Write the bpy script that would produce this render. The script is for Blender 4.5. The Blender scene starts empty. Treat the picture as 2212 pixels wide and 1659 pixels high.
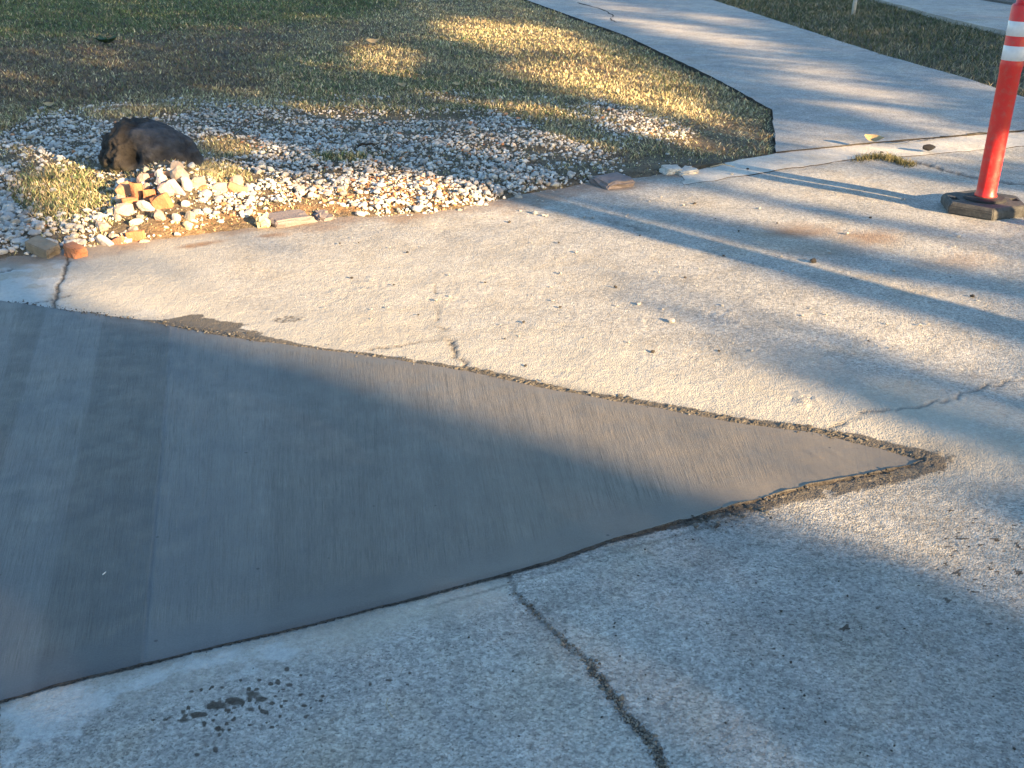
import bpy, bmesh, math, random
import numpy as np
from mathutils import Vector, Matrix, Euler

random.seed(7); rng = np.random.default_rng(7)
scene = bpy.context.scene
col = scene.collection

# ------------------------------------------------------------------ camera
CAM_H, FOC, HOR = 1.4, 2400.0, 1045.0          # eye height (m); focal length and horizon offset for a 2212 px wide frame
PITCH = math.atan(HOR / FOC)
cam_d = bpy.data.cameras.new('camera'); cam = bpy.data.objects.new('camera', cam_d); col.objects.link(cam)
cam.location = (0, 0, CAM_H); cam.rotation_euler = (math.pi / 2 - PITCH, 0, 0)
cam_d.sensor_width = 36; cam_d.lens = 36 * FOC / 2212; cam_d.clip_start = 0.05; cam_d.clip_end = 600
scene.camera = cam

# ------------------------------------------------------------------ daylight
SUN_EL, SUN_AZ = math.radians(14.5), math.radians(-43.0)   # azimuth counted from +X
to_sun = Vector((math.cos(SUN_AZ) * math.cos(SUN_EL), math.sin(SUN_AZ) * math.cos(SUN_EL), math.sin(SUN_EL)))
w = bpy.data.worlds.new('World'); scene.world = w; w.use_nodes = True
wn = w.node_tree; wn.nodes.clear()
sky = wn.nodes.new('ShaderNodeTexSky'); sky.sky_type = 'NISHITA'; sky.sun_disc = False
sky.sun_elevation = SUN_EL; sky.sun_rotation = math.atan2(to_sun.x, to_sun.y)
sky.air_density = 1.3; sky.dust_density = .5; sky.ozone_density = 3.8
bg = wn.nodes.new('ShaderNodeBackground'); bg.inputs['Strength'].default_value = 0.082
wo = wn.nodes.new('ShaderNodeOutputWorld')
wn.links.new(sky.outputs[0], bg.inputs[0]); wn.links.new(bg.outputs[0], wo.inputs[0])
sun_d = bpy.data.lights.new('sun', 'SUN'); sun = bpy.data.objects.new('sun', sun_d); col.objects.link(sun)
sun_d.energy = 5.0; sun_d.angle = math.radians(0.5); sun_d.color = (1.0, 0.70, 0.38)
sun.rotation_euler = to_sun.to_track_quat('Z', 'Y').to_euler()
scene.view_settings.view_transform = 'Standard'; scene.view_settings.look = 'None'
scene.view_settings.gamma = 1.0; scene.view_settings.use_curve_mapping = False
scene.view_settings.exposure = 2.45

# ------------------------------------------------------------------ helpers
cp, sp = math.cos(PITCH), math.sin(PITCH)
def P(u, v, z=0.0):                        # point of height z on the sight line through (u, v)
    d = np.array([(u - 1106) / FOC, cp - (v - 829.5) / FOC * sp, -sp - (v - 829.5) / FOC * cp])
    return np.array([0, 0, CAM_H]) + (z - CAM_H) / d[2] * d
def proj(x, y, z):
    z = z - CAM_H; zc = y * cp - z * sp; yc = -(y * sp + z * cp)
    zc = np.maximum(zc, .05)
    return 1106 + FOC * x / zc, 829.5 + FOC * yc / zc
def PL(pts, z=0.0): return np.array([P(u, v, z)[:2] for u, v in pts])

def _h(xi, yi, s):
    h = (xi.astype(np.int64) * 374761393 + yi.astype(np.int64) * 668265263 + s * 974634777) & 0xffffffff
    h = ((h ^ (h >> 13)) * 1274126177) & 0xffffffff
    h = h ^ (h >> 16)
    return (h & 0xffff) / 65535.0
def vnoise(x, y, s=0):
    xi, yi = np.floor(x), np.floor(y); fx, fy = x - xi, y - yi
    fx = fx * fx * (3 - 2 * fx); fy = fy * fy * (3 - 2 * fy)
    a, b, c, d = _h(xi, yi, s), _h(xi + 1, yi, s), _h(xi, yi + 1, s), _h(xi + 1, yi + 1, s)
    return (a * (1 - fx) + b * fx) * (1 - fy) + (c * (1 - fx) + d * fx) * fy
def fbm(x, y, s=0, o=4):
    r = 0; a = .5; t = 0
    for i in range(o):
        r = r + a * vnoise(x * 2 ** i + 17.3 * i, y * 2 ** i - 9.1 * i, s + i); t += a; a *= .55
    return r / t
def sstep(a, b, x):
    d_ = np.asarray(b - a, float); t = np.clip((x - a) / np.where(d_ == 0, 1e-9, d_), 0, 1); return t * t * (3 - 2 * t)
def pldist(x, y, pl):                      # distance to an open polyline
    d = np.full(x.shape, 1e9)
    for (ax, ay), (bx, by) in zip(pl[:-1], pl[1:]):
        vx, vy = bx - ax, by - ay; L = vx * vx + vy * vy + 1e-12
        t = np.clip(((x - ax) * vx + (y - ay) * vy) / L, 0, 1)
        d = np.minimum(d, (x - ax - t * vx) ** 2 + (y - ay - t * vy) ** 2)
    return np.sqrt(d)
def inpoly(x, y, pl):
    r = np.zeros(x.shape, bool); n = len(pl)
    for i in range(n):
        (x1, y1), (x2, y2) = pl[i], pl[(i + 1) % n]
        if y1 == y2: continue
        r ^= ((y1 > y) != (y2 > y)) & (x < (x2 - x1) * (y - y1) / (y2 - y1) + x1)
    return r
class Map:                                 # plan of soft regions, looked up by sight line
    def __init__(s, base, items, blur=2, step=8):
        s.st = step; s.u0, s.v0 = -480, -240
        U, V = np.meshgrid(np.arange(s.u0, 2700, step), np.arange(s.v0, 1900, step)); R = np.full(U.shape, float(base))
        for it in items:
            if it[0] == 'p': m = inpoly(U, V, it[2]).astype(float)
            else:
                _, _, (cu, cv, ru, rv, an) = it; c, n = math.cos(math.radians(an)), math.sin(math.radians(an))
                a = ((U - cu) * c + (V - cv) * n) / ru; b = (-(U - cu) * n + (V - cv) * c) / rv
                m = 1 - sstep(.55, 1.25, np.sqrt(a * a + b * b))
            for _ in range(blur if it[0] == 'p' else 0):
                m = (m + np.roll(m, 1, 0) + np.roll(m, -1, 0) + np.roll(m, 1, 1) + np.roll(m, -1, 1)) / 5
            R = R * (1 - m) + it[1] * m
        s.R = R
    def __call__(s, u, v):
        i = np.clip(((v - s.v0) / s.st).astype(int), 0, s.R.shape[0] - 1); j = np.clip(((u - s.u0) / s.st).astype(int), 0, s.R.shape[1] - 1)
        return s.R[i, j]

def mesh_np(name, V, F, mat=None, smooth=False, attrs=None, parent=None, link=True):
    V = np.asarray(V, np.float32); F = np.asarray(F, np.int32); n, k = F.shape
    me = bpy.data.meshes.new(name); me.vertices.add(len(V)); me.vertices.foreach_set('co', V.ravel())
    me.loops.add(n * k); me.loops.foreach_set('vertex_index', F.ravel())
    me.polygons.add(n); me.polygons.foreach_set('loop_start', np.arange(0, n * k, k, dtype=np.int32))
    me.polygons.foreach_set('use_smooth', np.full(n, smooth))
    for an, (ty, data) in (attrs or {}).items():
        a = me.attributes.new(an, ty, 'POINT'); a.data.foreach_set('color' if ty == 'FLOAT_COLOR' else 'vector', np.asarray(data, np.float32).ravel())
    me.update(calc_edges=True); me.validate()
    if mat: me.materials.append(mat)
    if not link: return me
    return link_mesh(name, me, parent)
def link_mesh(name, me, parent=None, loc=None):
    o = bpy.data.objects.new(name, me); col.objects.link(o)
    if parent: o.parent = parent
    if loc is not None: o.location = loc
    return o
def tag(o, label=None, cat=None, group=None, kind=None):
    if label: o['label'] = label
    if cat: o['category'] = cat
    if group: o['group'] = group
    if kind: o['kind'] = kind
    return o
def empty(name, loc):
    o = bpy.data.objects.new(name, None); col.objects.link(o); o.location = loc; o.empty_display_size = .1; return o
def obj_bm(name, bm, mat, parent=None, smooth=False):
    me = bpy.data.meshes.new(name)
    bmesh.ops.recalc_face_normals(bm, faces=bm.faces)
    for f in bm.faces: f.smooth = smooth
    bm.to_mesh(me); bm.free(); me.materials.append(mat); return link_mesh(name, me, parent)
def grid_faces(nr, nc):
    i = np.arange(nr * nc).reshape(nr, nc)
    return np.stack([i[:-1, :-1], i[:-1, 1:], i[1:, 1:], i[1:, :-1]], -1).reshape(-1, 4)
def prism(pl, z0, z1):
    bm = bmesh.new(); b = [bm.verts.new((x, y, z0)) for x, y in pl]; t = [bm.verts.new((x, y, z1)) for x, y in pl]; n = len(pl)
    bm.faces.new(t); bm.faces.new(b[::-1])
    for i in range(n): bm.faces.new((b[i], b[(i + 1) % n], t[(i + 1) % n], t[i]))
    return bm
def lathe(bm, prof, seg=32):
    rows = [[bm.verts.new((r * math.cos(2 * math.pi * k / seg), r * math.sin(2 * math.pi * k / seg), z)) for k in range(seg)] for r, z in prof]
    for a, b in zip(rows[:-1], rows[1:]):
        for k in range(seg): bm.faces.new((a[k], a[(k + 1) % seg], b[(k + 1) % seg], b[k]))
    bm.faces.new(rows[0][::-1]); bm.faces.new(rows[-1])

# ------------------------------------------------------------------ materials
class NT:
    def __init__(s, name):
        s.m = bpy.data.materials.new(name); s.m.use_nodes = True; s.t = s.m.node_tree; s.t.nodes.clear()
        s.out = s.t.nodes.new('ShaderNodeOutputMaterial'); s.b = s.t.nodes.new('ShaderNodeBsdfPrincipled'); s.t.links.new(s.b.outputs[0], s.out.inputs[0])
        s.co = s.t.nodes.new('ShaderNodeTexCoord').outputs['Object']
    def n(s, ty, ins=None, **kw):
        nd = s.t.nodes.new('ShaderNode' + ty)
        for k, v in kw.items(): setattr(nd, k, v)
        for k, v in (ins or {}).items(): s.put(nd.inputs[k], v)
        return nd
    def put(s, sock, v):
        if isinstance(v, bpy.types.NodeSocket): s.t.links.new(v, sock)
        else: sock.default_value = v
    def noise(s, scale, detail=4, rough=.55, co=None, dist=0): return s.n('TexNoise', {'Vector': co or s.co, 'Scale': scale, 'Detail': detail, 'Roughness': rough, 'Distortion': dist}).outputs['Fac']
    def vor(s, scale, co=None, feat='F1'): return s.n('TexVoronoi', {'Vector': co or s.co, 'Scale': scale}, feature=feat)
    def math(s, op, a, b=0.0, clamp=False):
        nd = s.n('Math', operation=op, use_clamp=clamp); s.put(nd.inputs[0], a); s.put(nd.inputs[1], b); return nd.outputs[0]
    def rng(s, v, a, b, c=0.0, d=1.0): return s.n('MapRange', {0: v, 1: a, 2: b, 3: c, 4: d}).outputs[0]
    def mix(s, f, a, b, mode='MIX'):
        nd = s.n('Mix', data_type='RGBA', blend_type=mode); s.put(nd.inputs[0], f)
        for i, v in ((6, a), (7, b)): s.put(nd.inputs[i], v if isinstance(v, bpy.types.NodeSocket) else (*v, 1) if len(v) == 3 else v)
        return nd.outputs[2]
    def scale(s, c, f):                    # colour times a factor
        return s.n('VectorMath', {0: c, 3: f}, operation='SCALE').outputs[0]
    def attr(s, name):
        a = s.n('Attribute', attribute_name=name); sc = s.n('SeparateColor', {0: a.outputs['Color']}); return a, sc.outputs[0], sc.outputs[1], sc.outputs[2], a.outputs['Alpha']
    def bump(s, h, dist=.003, st=1.0): s.put(s.b.inputs['Normal'], s.n('Bump', {'Height': h, 'Distance': dist, 'Strength': st}).outputs[0])
    def fin(s, c, r=.8, spec=.3):
        s.put(s.b.inputs['Base Color'], c if isinstance(c, bpy.types.NodeSocket) else (*c, 1)); s.put(s.b.inputs['Roughness'], r); s.b.inputs['Specular IOR Level'].default_value = spec; return s.m

def concrete(name, tone=(.335, .325, .30), masks=True, speck=1.0):
    t = NT(name)
    n1, n2, n3, n4 = t.noise(.9, 6, .6), t.noise(6, 8, .65), t.noise(60, 5, .7), t.noise(230, 3, .7)
    v = t.vor(190); vc = t.n('SeparateColor', {0: v.outputs['Color']}).outputs[0]
    n5 = t.noise(165, 2, .6)
    film = rust = pale = stain = crust = crack = 0.0
    if masks:
        _, pale, stain, crust, crack = t.attr('mask'); _, film, rust, wet, _ = t.attr('mask2')
    f = t.math('MULTIPLY', t.rng(n1, .3, .7, .82, 1.16), t.rng(n2, .28, .72, .78, 1.2))
    sp_amt = t.math('MULTIPLY', t.math('SUBTRACT', 1.0, t.math('MULTIPLY', film, .75)), speck)
    g = t.math('ADD', t.math('MULTIPLY', t.math('SUBTRACT', vc, .5), .5), t.math('MULTIPLY', t.math('SUBTRACT', n3, .5), 1.1))
    g = t.math('ADD', g, t.math('MULTIPLY', t.math('SUBTRACT', n4, .5), .7))
    f = t.math('MULTIPLY', f, t.math('ADD', 1.0, t.math('MULTIPLY', g, t.math('MULTIPLY', sp_amt, 1.25))))
    n6 = t.noise(34, 5, .7); f = t.math('MULTIPLY', f, t.math('ADD', 1.0, t.math('MULTIPLY', t.math('MULTIPLY', t.math('SUBTRACT', n6, .5), sp_amt), .9)))
    dark = t.math('MULTIPLY', t.rng(n5, .63, .70), t.math('ADD', t.math('MULTIPLY', sp_amt, .4), .25))
    f = t.math('MULTIPLY', f, t.math('SUBTRACT', 1.0, dark))
    base = t.mix(t.rng(n1, .35, .65), tone, (tone[0] * 1.03, tone[1] * .99, tone[2] * .93))
    c = t.scale(base, f)
    tn = t.noise(2.6, 6, .65, None, .8); c = t.mix(t.math('MULTIPLY', t.rng(tn, .5, .68), .45), c, t.mix(1.0, c, (1.0, .88, .70), 'MULTIPLY'))
    if masks:
        brk = t.rng(n3, .35, .6)
        c = t.mix(t.math('MULTIPLY', film, .6), c, t.scale(t.mix(n2, (.465, .42, .335), (.375, .338, .27)), t.rng(n3, .3, .7, .9, 1.1)))  # sandy film colour, warmed further to paint in the golden sunlight
        flk = t.math('ADD', t.math('MULTIPLY', t.math('SUBTRACT', n6, .5), 1.0), t.math('MULTIPLY', t.math('SUBTRACT', n2, .5), 1.0)); pf = t.rng(t.math('ADD', pale, flk), .40, .80)
        c = t.mix(t.math('MULTIPLY', pf, .6), c, t.scale(t.mix(n2, (.52, .525, .50), (.44, .445, .43)), t.rng(n3, .3, .7, .88, 1.1)))
        c = t.mix(t.math('MULTIPLY', rust, t.rng(n2, .3, .6, .4, 1.0)), c, (.20, .118, .065))
        c = t.mix(t.math('MULTIPLY', wet, .8), c, t.scale(c, .45))
        sf = t.rng(t.math('ADD', stain, t.math('ADD', t.math('MULTIPLY', t.math('SUBTRACT', n3, .5), .7), t.math('MULTIPLY', t.math('SUBTRACT', n6, .5), .75))), .44, .70); c = t.mix(t.math('MULTIPLY', sf, t.rng(n6, .3, .6, .74, .98)), c, t.mix(n3, (.025, .019, .014), (.075, .058, .042)))
        crs = t.rng(t.math('ADD', crust, t.math('ADD', t.math('MULTIPLY', t.math('SUBTRACT', n3, .5), 1.2), t.math('MULTIPLY', t.math('SUBTRACT', n6, .5), .8))), .34, .62)
        c = t.mix(t.math('MULTIPLY', crs, .92), c, t.mix(n4, (.03, .027, .022), (.115, .10, .082)))
        c = t.mix(crack, c, t.mix(t.rng(n3, .3, .6), (.03, .025, .02), (.17, .145, .11)))
    hgt = t.math('ADD', t.math('MULTIPLY', n3, .9), t.math('MULTIPLY', t.math('SUBTRACT', .5, v.outputs['Distance']), .5))
    hgt = t.math('ADD', hgt, t.math('MULTIPLY', n4, .3))
    hgt = t.math('MULTIPLY', hgt, t.math('SUBTRACT', 1.0, t.math('MULTIPLY', film, .2)))
    hgt = t.math('ADD', hgt, t.math('MULTIPLY', t.noise(26, 5, .7), 1.2))
    hgt = t.math('ADD', hgt, t.math('MULTIPLY', n2, .8))
    t.bump(hgt, .0052, 1.0)
    return t.fin(c, .85, .25)
M_street = concrete('old_concrete')
M_drive = concrete('driveway_concrete', (.34, .33, .315), masks=False, speck=.9)
M_gutter = concrete('gutter_concrete', (.47, .45, .41), masks=False, speck=.45)
M_far = concrete('far_concrete', (.36, .34, .315), masks=False, speck=.7)
M_asph = concrete('asphalt', (.10, .10, .10), masks=False, speck=.8)

def m_fresh():
    t = NT('fresh_concrete'); _, s_, tt, band, edge = t.attr('bt')
    cb = t.n('CombineXYZ', {0: t.math('MULTIPLY', s_, 1.0), 1: t.math('MULTIPLY', tt, .035), 2: 0.0}).outputs[0]
    b1, b2, b3 = t.noise(190, 4, .6, cb), t.noise(38, 4, .6, cb), t.noise(7, 3, .5, cb)
    n1, n2, n3 = t.noise(2.2, 5, .6), t.noise(14, 6, .6), t.noise(300, 3, .7)
    cb2 = t.n('CombineXYZ', {0: s_, 1: t.math('MULTIPLY', tt, .02), 2: 3.0}).outputs[0]; b0, b4 = t.noise(520, 2, .6, cb), t.noise(120, 3, .7, cb2)
    broom = t.math('SUBTRACT', 1.0, edge); bs = t.math('MULTIPLY', broom, t.rng(n1, .32, .62, .45, 1.25))
    f = t.math('ADD', t.math('MULTIPLY', t.math('SUBTRACT', b1, .5), .8), t.math('MULTIPLY', t.math('SUBTRACT', b2, .5), .6))
    f = t.math('ADD', f, t.math('MULTIPLY', t.math('SUBTRACT', b0, .5), 1.0)); f = t.math('SUBTRACT', f, t.math('MULTIPLY', t.rng(b4, .56, .70), .30)); f = t.math('ADD', f, t.math('MULTIPLY', t.rng(b4, .38, .26), .16))
    f = t.math('ADD', t.math('MULTIPLY', f, bs), t.math('MULTIPLY', t.math('SUBTRACT', b3, .5), .35))
    f = t.math('ADD', f, t.math('MULTIPLY', t.math('SUBTRACT', n1, .5), .5)); f = t.math('ADD', f, t.math('MULTIPLY', t.math('SUBTRACT', n2, .5), .3))
    f = t.math('ADD', f, t.math('MULTIPLY', t.math('SUBTRACT', n3, .5), .75))
    f = t.math('MULTIPLY', t.math('ADD', f, 1.0), t.math('SUBTRACT', 1.0, t.math('MULTIPLY', band, .36)))
    c = t.mix(t.rng(n1, .4, .66), (.090, .096, .099), (.106, .102, .093)); c = t.mix(t.rng(s_, 2.3, 3.6), c, (.135, .118, .095)); c = t.scale(c, f)
    pit = t.vor(26); pr = t.n('SeparateColor', {0: pit.outputs['Color']}).outputs[0]
    pm = t.math('MULTIPLY', t.rng(pr, .955, .96), t.rng(pit.outputs['Distance'], .13, .08))
    c = t.mix(t.math('MULTIPLY', pm, .8), c, (.03, .028, .025))
    h = t.math('ADD', t.math('MULTIPLY', t.math('MULTIPLY', b1, broom), 1.0), t.math('MULTIPLY', b2, .5)); h = t.math('ADD', h, t.math('MULTIPLY', n2, .9)); h = t.math('ADD', h, t.math('MULTIPLY', n3, .25))
    h = t.math('ADD', h, t.math('MULTIPLY', b0, broom)); t.bump(h, .0018, .9)
    return t.fin(c, t.rng(n2, .3, .7, .5, .68), .45)
M_fresh = m_fresh()

def m_col(name, rough=.8, bump=60, dist=.004, var=.35, spec=.25, nsc=40, subs=None):
    t = NT(name); a, *_ = t.attr('Col'); n = t.noise(nsc, 5, .65); c = t.scale(a.outputs['Color'], t.rng(n, .25, .75, 1 - var, 1 + var))
    if bump: t.bump(t.noise(bump, 5, .65), dist)
    m = t.fin(c, rough, spec)
    return m
M_soil = m_col('soil', .95, 38, .035, .6, nsc=26)
M_blade = m_col('grass_blade', .75, 0, 0, .2)
M_stone = m_col('white_stone', .8, 90, .004, .18)
M_leaf = m_col('tree_leaf', .7, 0, 0, .2)
def m_plain(name, c, rough=.8, var=.25, nsc=30, bump=60, dist=.004, spec=.3, c2=None):
    t = NT(name); n = t.noise(nsc, 6, .65); cc = t.mix(t.rng(n, .35, .65), c, c2 or tuple(x * .7 for x in c)); cc = t.scale(cc, t.rng(t.noise(nsc * 4, 4, .7), .25, .75, 1 - var, 1 + var))
    if bump: t.bump(t.noise(bump, 5, .65), dist)
    return t.fin(cc, rough, spec)

# ------------------------------------------------------------------ the plan of the place
EDGE = PL([(-900, 640), (-300, 590), (0, 568), (140, 548), (330, 519), (560, 492), (700, 474), (860, 468), (1000, 456), (1100, 437), (1250, 405), (1400, 384), (1480, 376)])
DRV_L = PL([(1676, 325), (1668, 235), (1540, 165), (1350, 75), (1140, 0)], .018)
dvec = DRV_L[-1] - DRV_L[-2]; DRV_L = np.vstack([DRV_L, DRV_L[-1] + dvec * 6])
KTOP = PL([(1470, 370), (1676, 330), (1885, 309), (2045, 296), (2212, 283)], .008)
kv = (KTOP[-1] - KTOP[1]) / np.linalg.norm(KTOP[-1] - KTOP[1]); KTOP = np.vstack([KTOP, KTOP[-1] + kv * 8])
LAWN = np.vstack([EDGE, KTOP[:1] + [[0, -.05]], KTOP[1:2], DRV_L, [[-60, 80]], [[-60, EDGE[0][1]]]])

def terrain(x, y, full=False):
    x = np.asarray(x, float); y = np.asarray(y, float)
    ins = inpoly(x, y, LAWN); de = pldist(x, y, EDGE); dd = pldist(x, y, np.vstack([KTOP[:2], DRV_L]))
    ds = np.where(ins, de, -de); wob = (fbm(x * 7, y * 7, 3) - .5) * .10 + (fbm(x * 25, y * 25, 5) - .5) * .04
    r = sstep(-.10, .22, ds + wob)
    z = -.02 + r * .05 + .012 * np.clip(ds, 0, 5) + (fbm(x * 1.6, y * 1.6, 8) - .5) * .07 * sstep(.1, .8, ds) + (fbm(x * 9, y * 9, 9) - .5) * .025 * sstep(0, .3, ds)
    u, v = proj(x, y, .06)
    z = z + .09 * np.exp(-((u - 380) / 75) ** 2 - ((v - 408) / 42) ** 2) + .05 * np.exp(-((u - 320) / 120) ** 2 - ((v - 400) / 60) ** 2)   # rubble heap
    k = sstep(1.0, .1, dd) * ins * sstep(.05, .5, ds); z = z * (1 - k) + (-.006 + (fbm(x * 2.5, y * 2.5, 49) - .5) * .045 + (fbm(x * 6, y * 6, 9) - .5) * .02 + .03 * sstep(.25, .7, dd)) * k
    z = np.where(ins, z, np.minimum(z, -.02))
    return (z, ds, dd, ins) if full else z
def T(u, v):                               # where the sight line meets the bed
    z = .03
    for _ in range(12):
        p = P(u, v, z); z = .5 * z + .5 * float(terrain(np.array([p[0]]), np.array([p[1]]))[0])
    return np.array([p[0], p[1], z])

# regions of the bed, drawn on the plan
GRAVEL = Map(0, [('p', .95, [(-420, 330), (0, 290), (60, 248), (170, 226), (370, 214), (700, 205), (1000, 196), (1200, 205), (1330, 232), (1480, 268), (1505, 292), (1400, 305), (1330, 345), (1260, 392), (1085, 432), (1040, 446), (880, 466), (770, 452), (740, 425), (700, 428), (570, 438), (545, 452), (450, 478), (330, 512), (150, 538), (0, 560), (-420, 610)]),
    ('e', .30, (900, 222, 420, 16, 0)), ('e', .15, (300, 240, 140, 13, -4)), ('e', .12, (1150, 238, 140, 22, 12)), ('e', .12, (130, 410, 120, 72, 0)), ('e', .1, (480, 372, 62, 26, 10)), ('e', .18, (480, 318, 80, 26, 5)), ('e', .25, (740, 337, 95, 8, 0)),
    ('e', .95, (1370, 255, 120, 26, 20)), ('e', .2, (1240, 285, 150, 22, 18)), ('e', .35, (1230, 355, 120, 30, 10)), ('e', .05, (1400, 330, 90, 40, 0)), ('e', .4, (850, 250, 260, 10, 0)), ('e', .3, (740, 430, 60, 18, 0)), ('e', .2, (600, 450, 60, 14, -5)),
    ('e', .15, (330, 355, 130, 36, 0)), ('e', .16, (345, 440, 115, 62, -10)), ('e', .25, (30, 330, 60, 30, 0)), ('e', .15, (100, 508, 70, 16, 0)), ('e', .25, (1165, 420, 75, 16, -18))], 2)
GRASS = Map(1, [('p', .14, [(-420, 330), (0, 285), (60, 250), (170, 236), (370, 224), (700, 215), (1000, 205), (1200, 225), (1330, 262), (1430, 290), (1400, 305), (1330, 345), (1420, 330), (1676, 330), (1676, 420), (1250, 470), (700, 520), (0, 600), (-420, 640)]),
    ('e', .75, (900, 226, 420, 15, 0)), ('e', .8, (300, 240, 140, 13, -4)), ('e', .9, (1150, 238, 150, 22, 12)), ('e', .85, (130, 415, 120, 70, 0)), ('e', .9, (478, 374, 62, 24, 10)), ('e', .6, (480, 318, 80, 26, 5)), ('e', .85, (740, 337, 95, 8, 0)),
    ('e', .1, (1360, 252, 110, 18, 20)), ('e', .7, (1240, 285, 150, 20, 18)), ('e', .25, (1230, 355, 120, 26, 10)), ('e', .55, (1400, 310, 110, 24, 5)), ('e', .3, (30, 330, 60, 30, 0)), ('e', .45, (200, 470, 60, 40, 0)), ('e', .3, (150, 508, 90, 20, -8)), ('e', .5, (1560, 305, 100, 26, -5)),
    ('e', .35, (260, 378, 80, 14, 8)), ('e', .25, (620, 440, 100, 12, -6))], 1)
Z_GREEN = Map(.06, [('p', 1, [(-480, -240), (1000, -240), (860, 8), (740, 45), (500, 55), (300, 72), (0, 88), (-480, 96)]), ('e', .55, (700, 160, 110, 60, 0)), ('e', .55, (950, 175, 200, 26, 4)), ('e', .8, (130, 415, 120, 70, 0)), ('e', .9, (740, 337, 95, 12, 0)), ('e', .35, (1000, 100, 90, 30, 0)), ('e', .4, (930, 240, 330, 20, 0)), ('e', .3, (1400, 140, 120, 30, 30))], 6)
Z_BROWN = Map(.12, [('p', .95, [(-480, 95), (0, 84), (300, 68), (560, 52), (655, 85), (600, 150), (560, 190), (300, 205), (0, 240), (-480, 270)]), ('e', .75, (1560, 290, 140, 36, 0)), ('e', .8, (1230, 355, 130, 30, 10)), ('e', .6, (790, 70, 120, 26, 0)), ('e', .5, (1240, 125, 120, 26, 20)), ('e', .1, (610, 130, 90, 40, 0)), ('e', .8, (300, 375, 110, 16, 0))], 6)
Z_STRAW = Map(.52, [('p', .05, [(-480, -240), (1000, -240), (860, 8), (740, 45), (500, 55), (300, 72), (0, 88), (-480, 96)]), ('p', .15, [(-480, 95), (0, 84), (560, 52), (655, 85), (560, 190), (0, 240), (-480, 270)]), ('p', .85, [(1050, 140), (1400, 190), (1640, 240), (1676, 325), (1500, 300), (1330, 225), (1180, 200)]), ('e', .85, (980, 85, 130, 34, 15)), ('e', .75, (770, 130, 60, 26, 15)), ('e', .9, (478, 374, 62, 24, 10)), ('e', .9, (480, 318, 80, 26, 5)), ('e', .7, (1150, 238, 150, 22, 12)), ('e', .75, (200, 470, 60, 40, 0))], 5)
Z_RED = Map(0, [('e', 1, (745, 440, 70, 18, 0)), ('e', .9, (600, 452, 90, 18, -6)), ('e', .7, (420, 480, 120, 30, -8)), ('e', .7, (860, 415, 160, 40, 0)), ('e', .5, (500, 310, 70, 24, 0)), ('e', .6, (640, 410, 60, 20, 0))], 2)

# ------------------------------------------------------------------ the fresh patch outline
UP = [(-620, 560), (-300, 614), (0, 655), (130, 672), (330, 700), (560, 742), (800, 775), (1010, 806), (1180, 845), (1400, 885), (1600, 920), (1780, 945), (1880, 968), (1995, 995)]
LO = [(-620, 1700), (-300, 1593), (0, 1515), (100, 1485), (300, 1437), (500, 1391), (700, 1345), (900, 1290), (1050, 1250), (1200, 1210), (1330, 1165), (1500, 1120), (1640, 1080), (1750, 1050), (1900, 1020), (1995, 995)]
UPg, LOg = PL(UP), PL(LO); PATCH = np.vstack([UPg, LOg[-2::-1]])

# ------------------------------------------------------------------ old street concrete: near sheet with cracks, stains and crust
NC, NR = 770, 500
ang = np.linspace(-.80, .84, NC); yy = np.exp(np.linspace(math.log(1.28), math.log(9.4), NR))
Yg, Ag = np.meshgrid(yy, ang, indexing='ij'); Xg = Yg * Ag
x, y = Xg.ravel(), Yg.ravel(); u, v = proj(x, y, 0.0)
def jag(pts, n=6, amp=.012, seed=0):       # a wandering line through the given points
    pl = PL(pts); out = [pl[0]]; r = random.Random(seed)
    for a, b in zip(pl[:-1], pl[1:]):
        L = np.linalg.norm(b - a); nn = np.array([-(b - a)[1], (b - a)[0]]) / (L + 1e-9)
        for i in range(1, n + 1):
            q = a + (b - a) * i / n; out.append(q + (nn * r.uniform(-amp, amp) if i < n else 0))
    return np.array(out)
inp = inpoly(x, y, PATCH); dU, dL = pldist(x, y, UPg), pldist(x, y, LOg); dP = np.minimum(dU, dL)
nA, nB, nC_ = fbm(x * 6, y * 6, 21), fbm(x * 22, y * 22, 22), fbm(x * 70, y * 70, 23, 3)
def street_z(x, y): return (fbm(x * .9, y * .9, 31) - .5) * .014 + (fbm(x * 5, y * 5, 32) - .5) * .005
z = street_z(x, y) + (nB - .5) * .003 + (nC_ - .5) * .002
pale = np.zeros(len(x)); stain = pale.copy(); crust = pale.copy(); crack = pale.copy(); film = pale.copy(); rust = pale.copy(); wet = pale.copy()
def add(a, b): np.maximum(a, b, out=a)
def docrack(pts, wdt, depth=.006, st=1.0, seed=0, amp=.012, gaps=0.0):
    global z
    pl = jag(pts, 6, amp, seed); d = pldist(x, y, pl); ww = wdt * (.45 + 1.1 * nB)
    m = sstep(ww, ww * .45, d) * (1 if gaps == 0 else sstep(gaps - .08, gaps + .08, fbm(x * 9, y * 9, 77 + seed)))
    add(crack, m * st); z = z - m * depth; add(wet, .45 * sstep(wdt * 3.2, wdt, d) * sstep(.35, .6, nA))
docrack([(148, 552), (140, 590), (125, 625), (117, 668)], .0085, .006, 1, 1, .006)
docrack([(75, 657), (118, 648), (150, 640)], .006, .004, .8, 2, .004)
docrack([(940, 560), (945, 690), (965, 735), (985, 765), (1012, 806)], .008, .004, .8, 3, .02, .52)
docrack([(965, 735), (900, 742), (800, 757)], .006, .003, .7, 4, .01, .42)
docrack([(1095, 1240), (1110, 1280), (1150, 1320), (1210, 1375), (1262, 1425)], .008, .002, .5, 5, .008)
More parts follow.
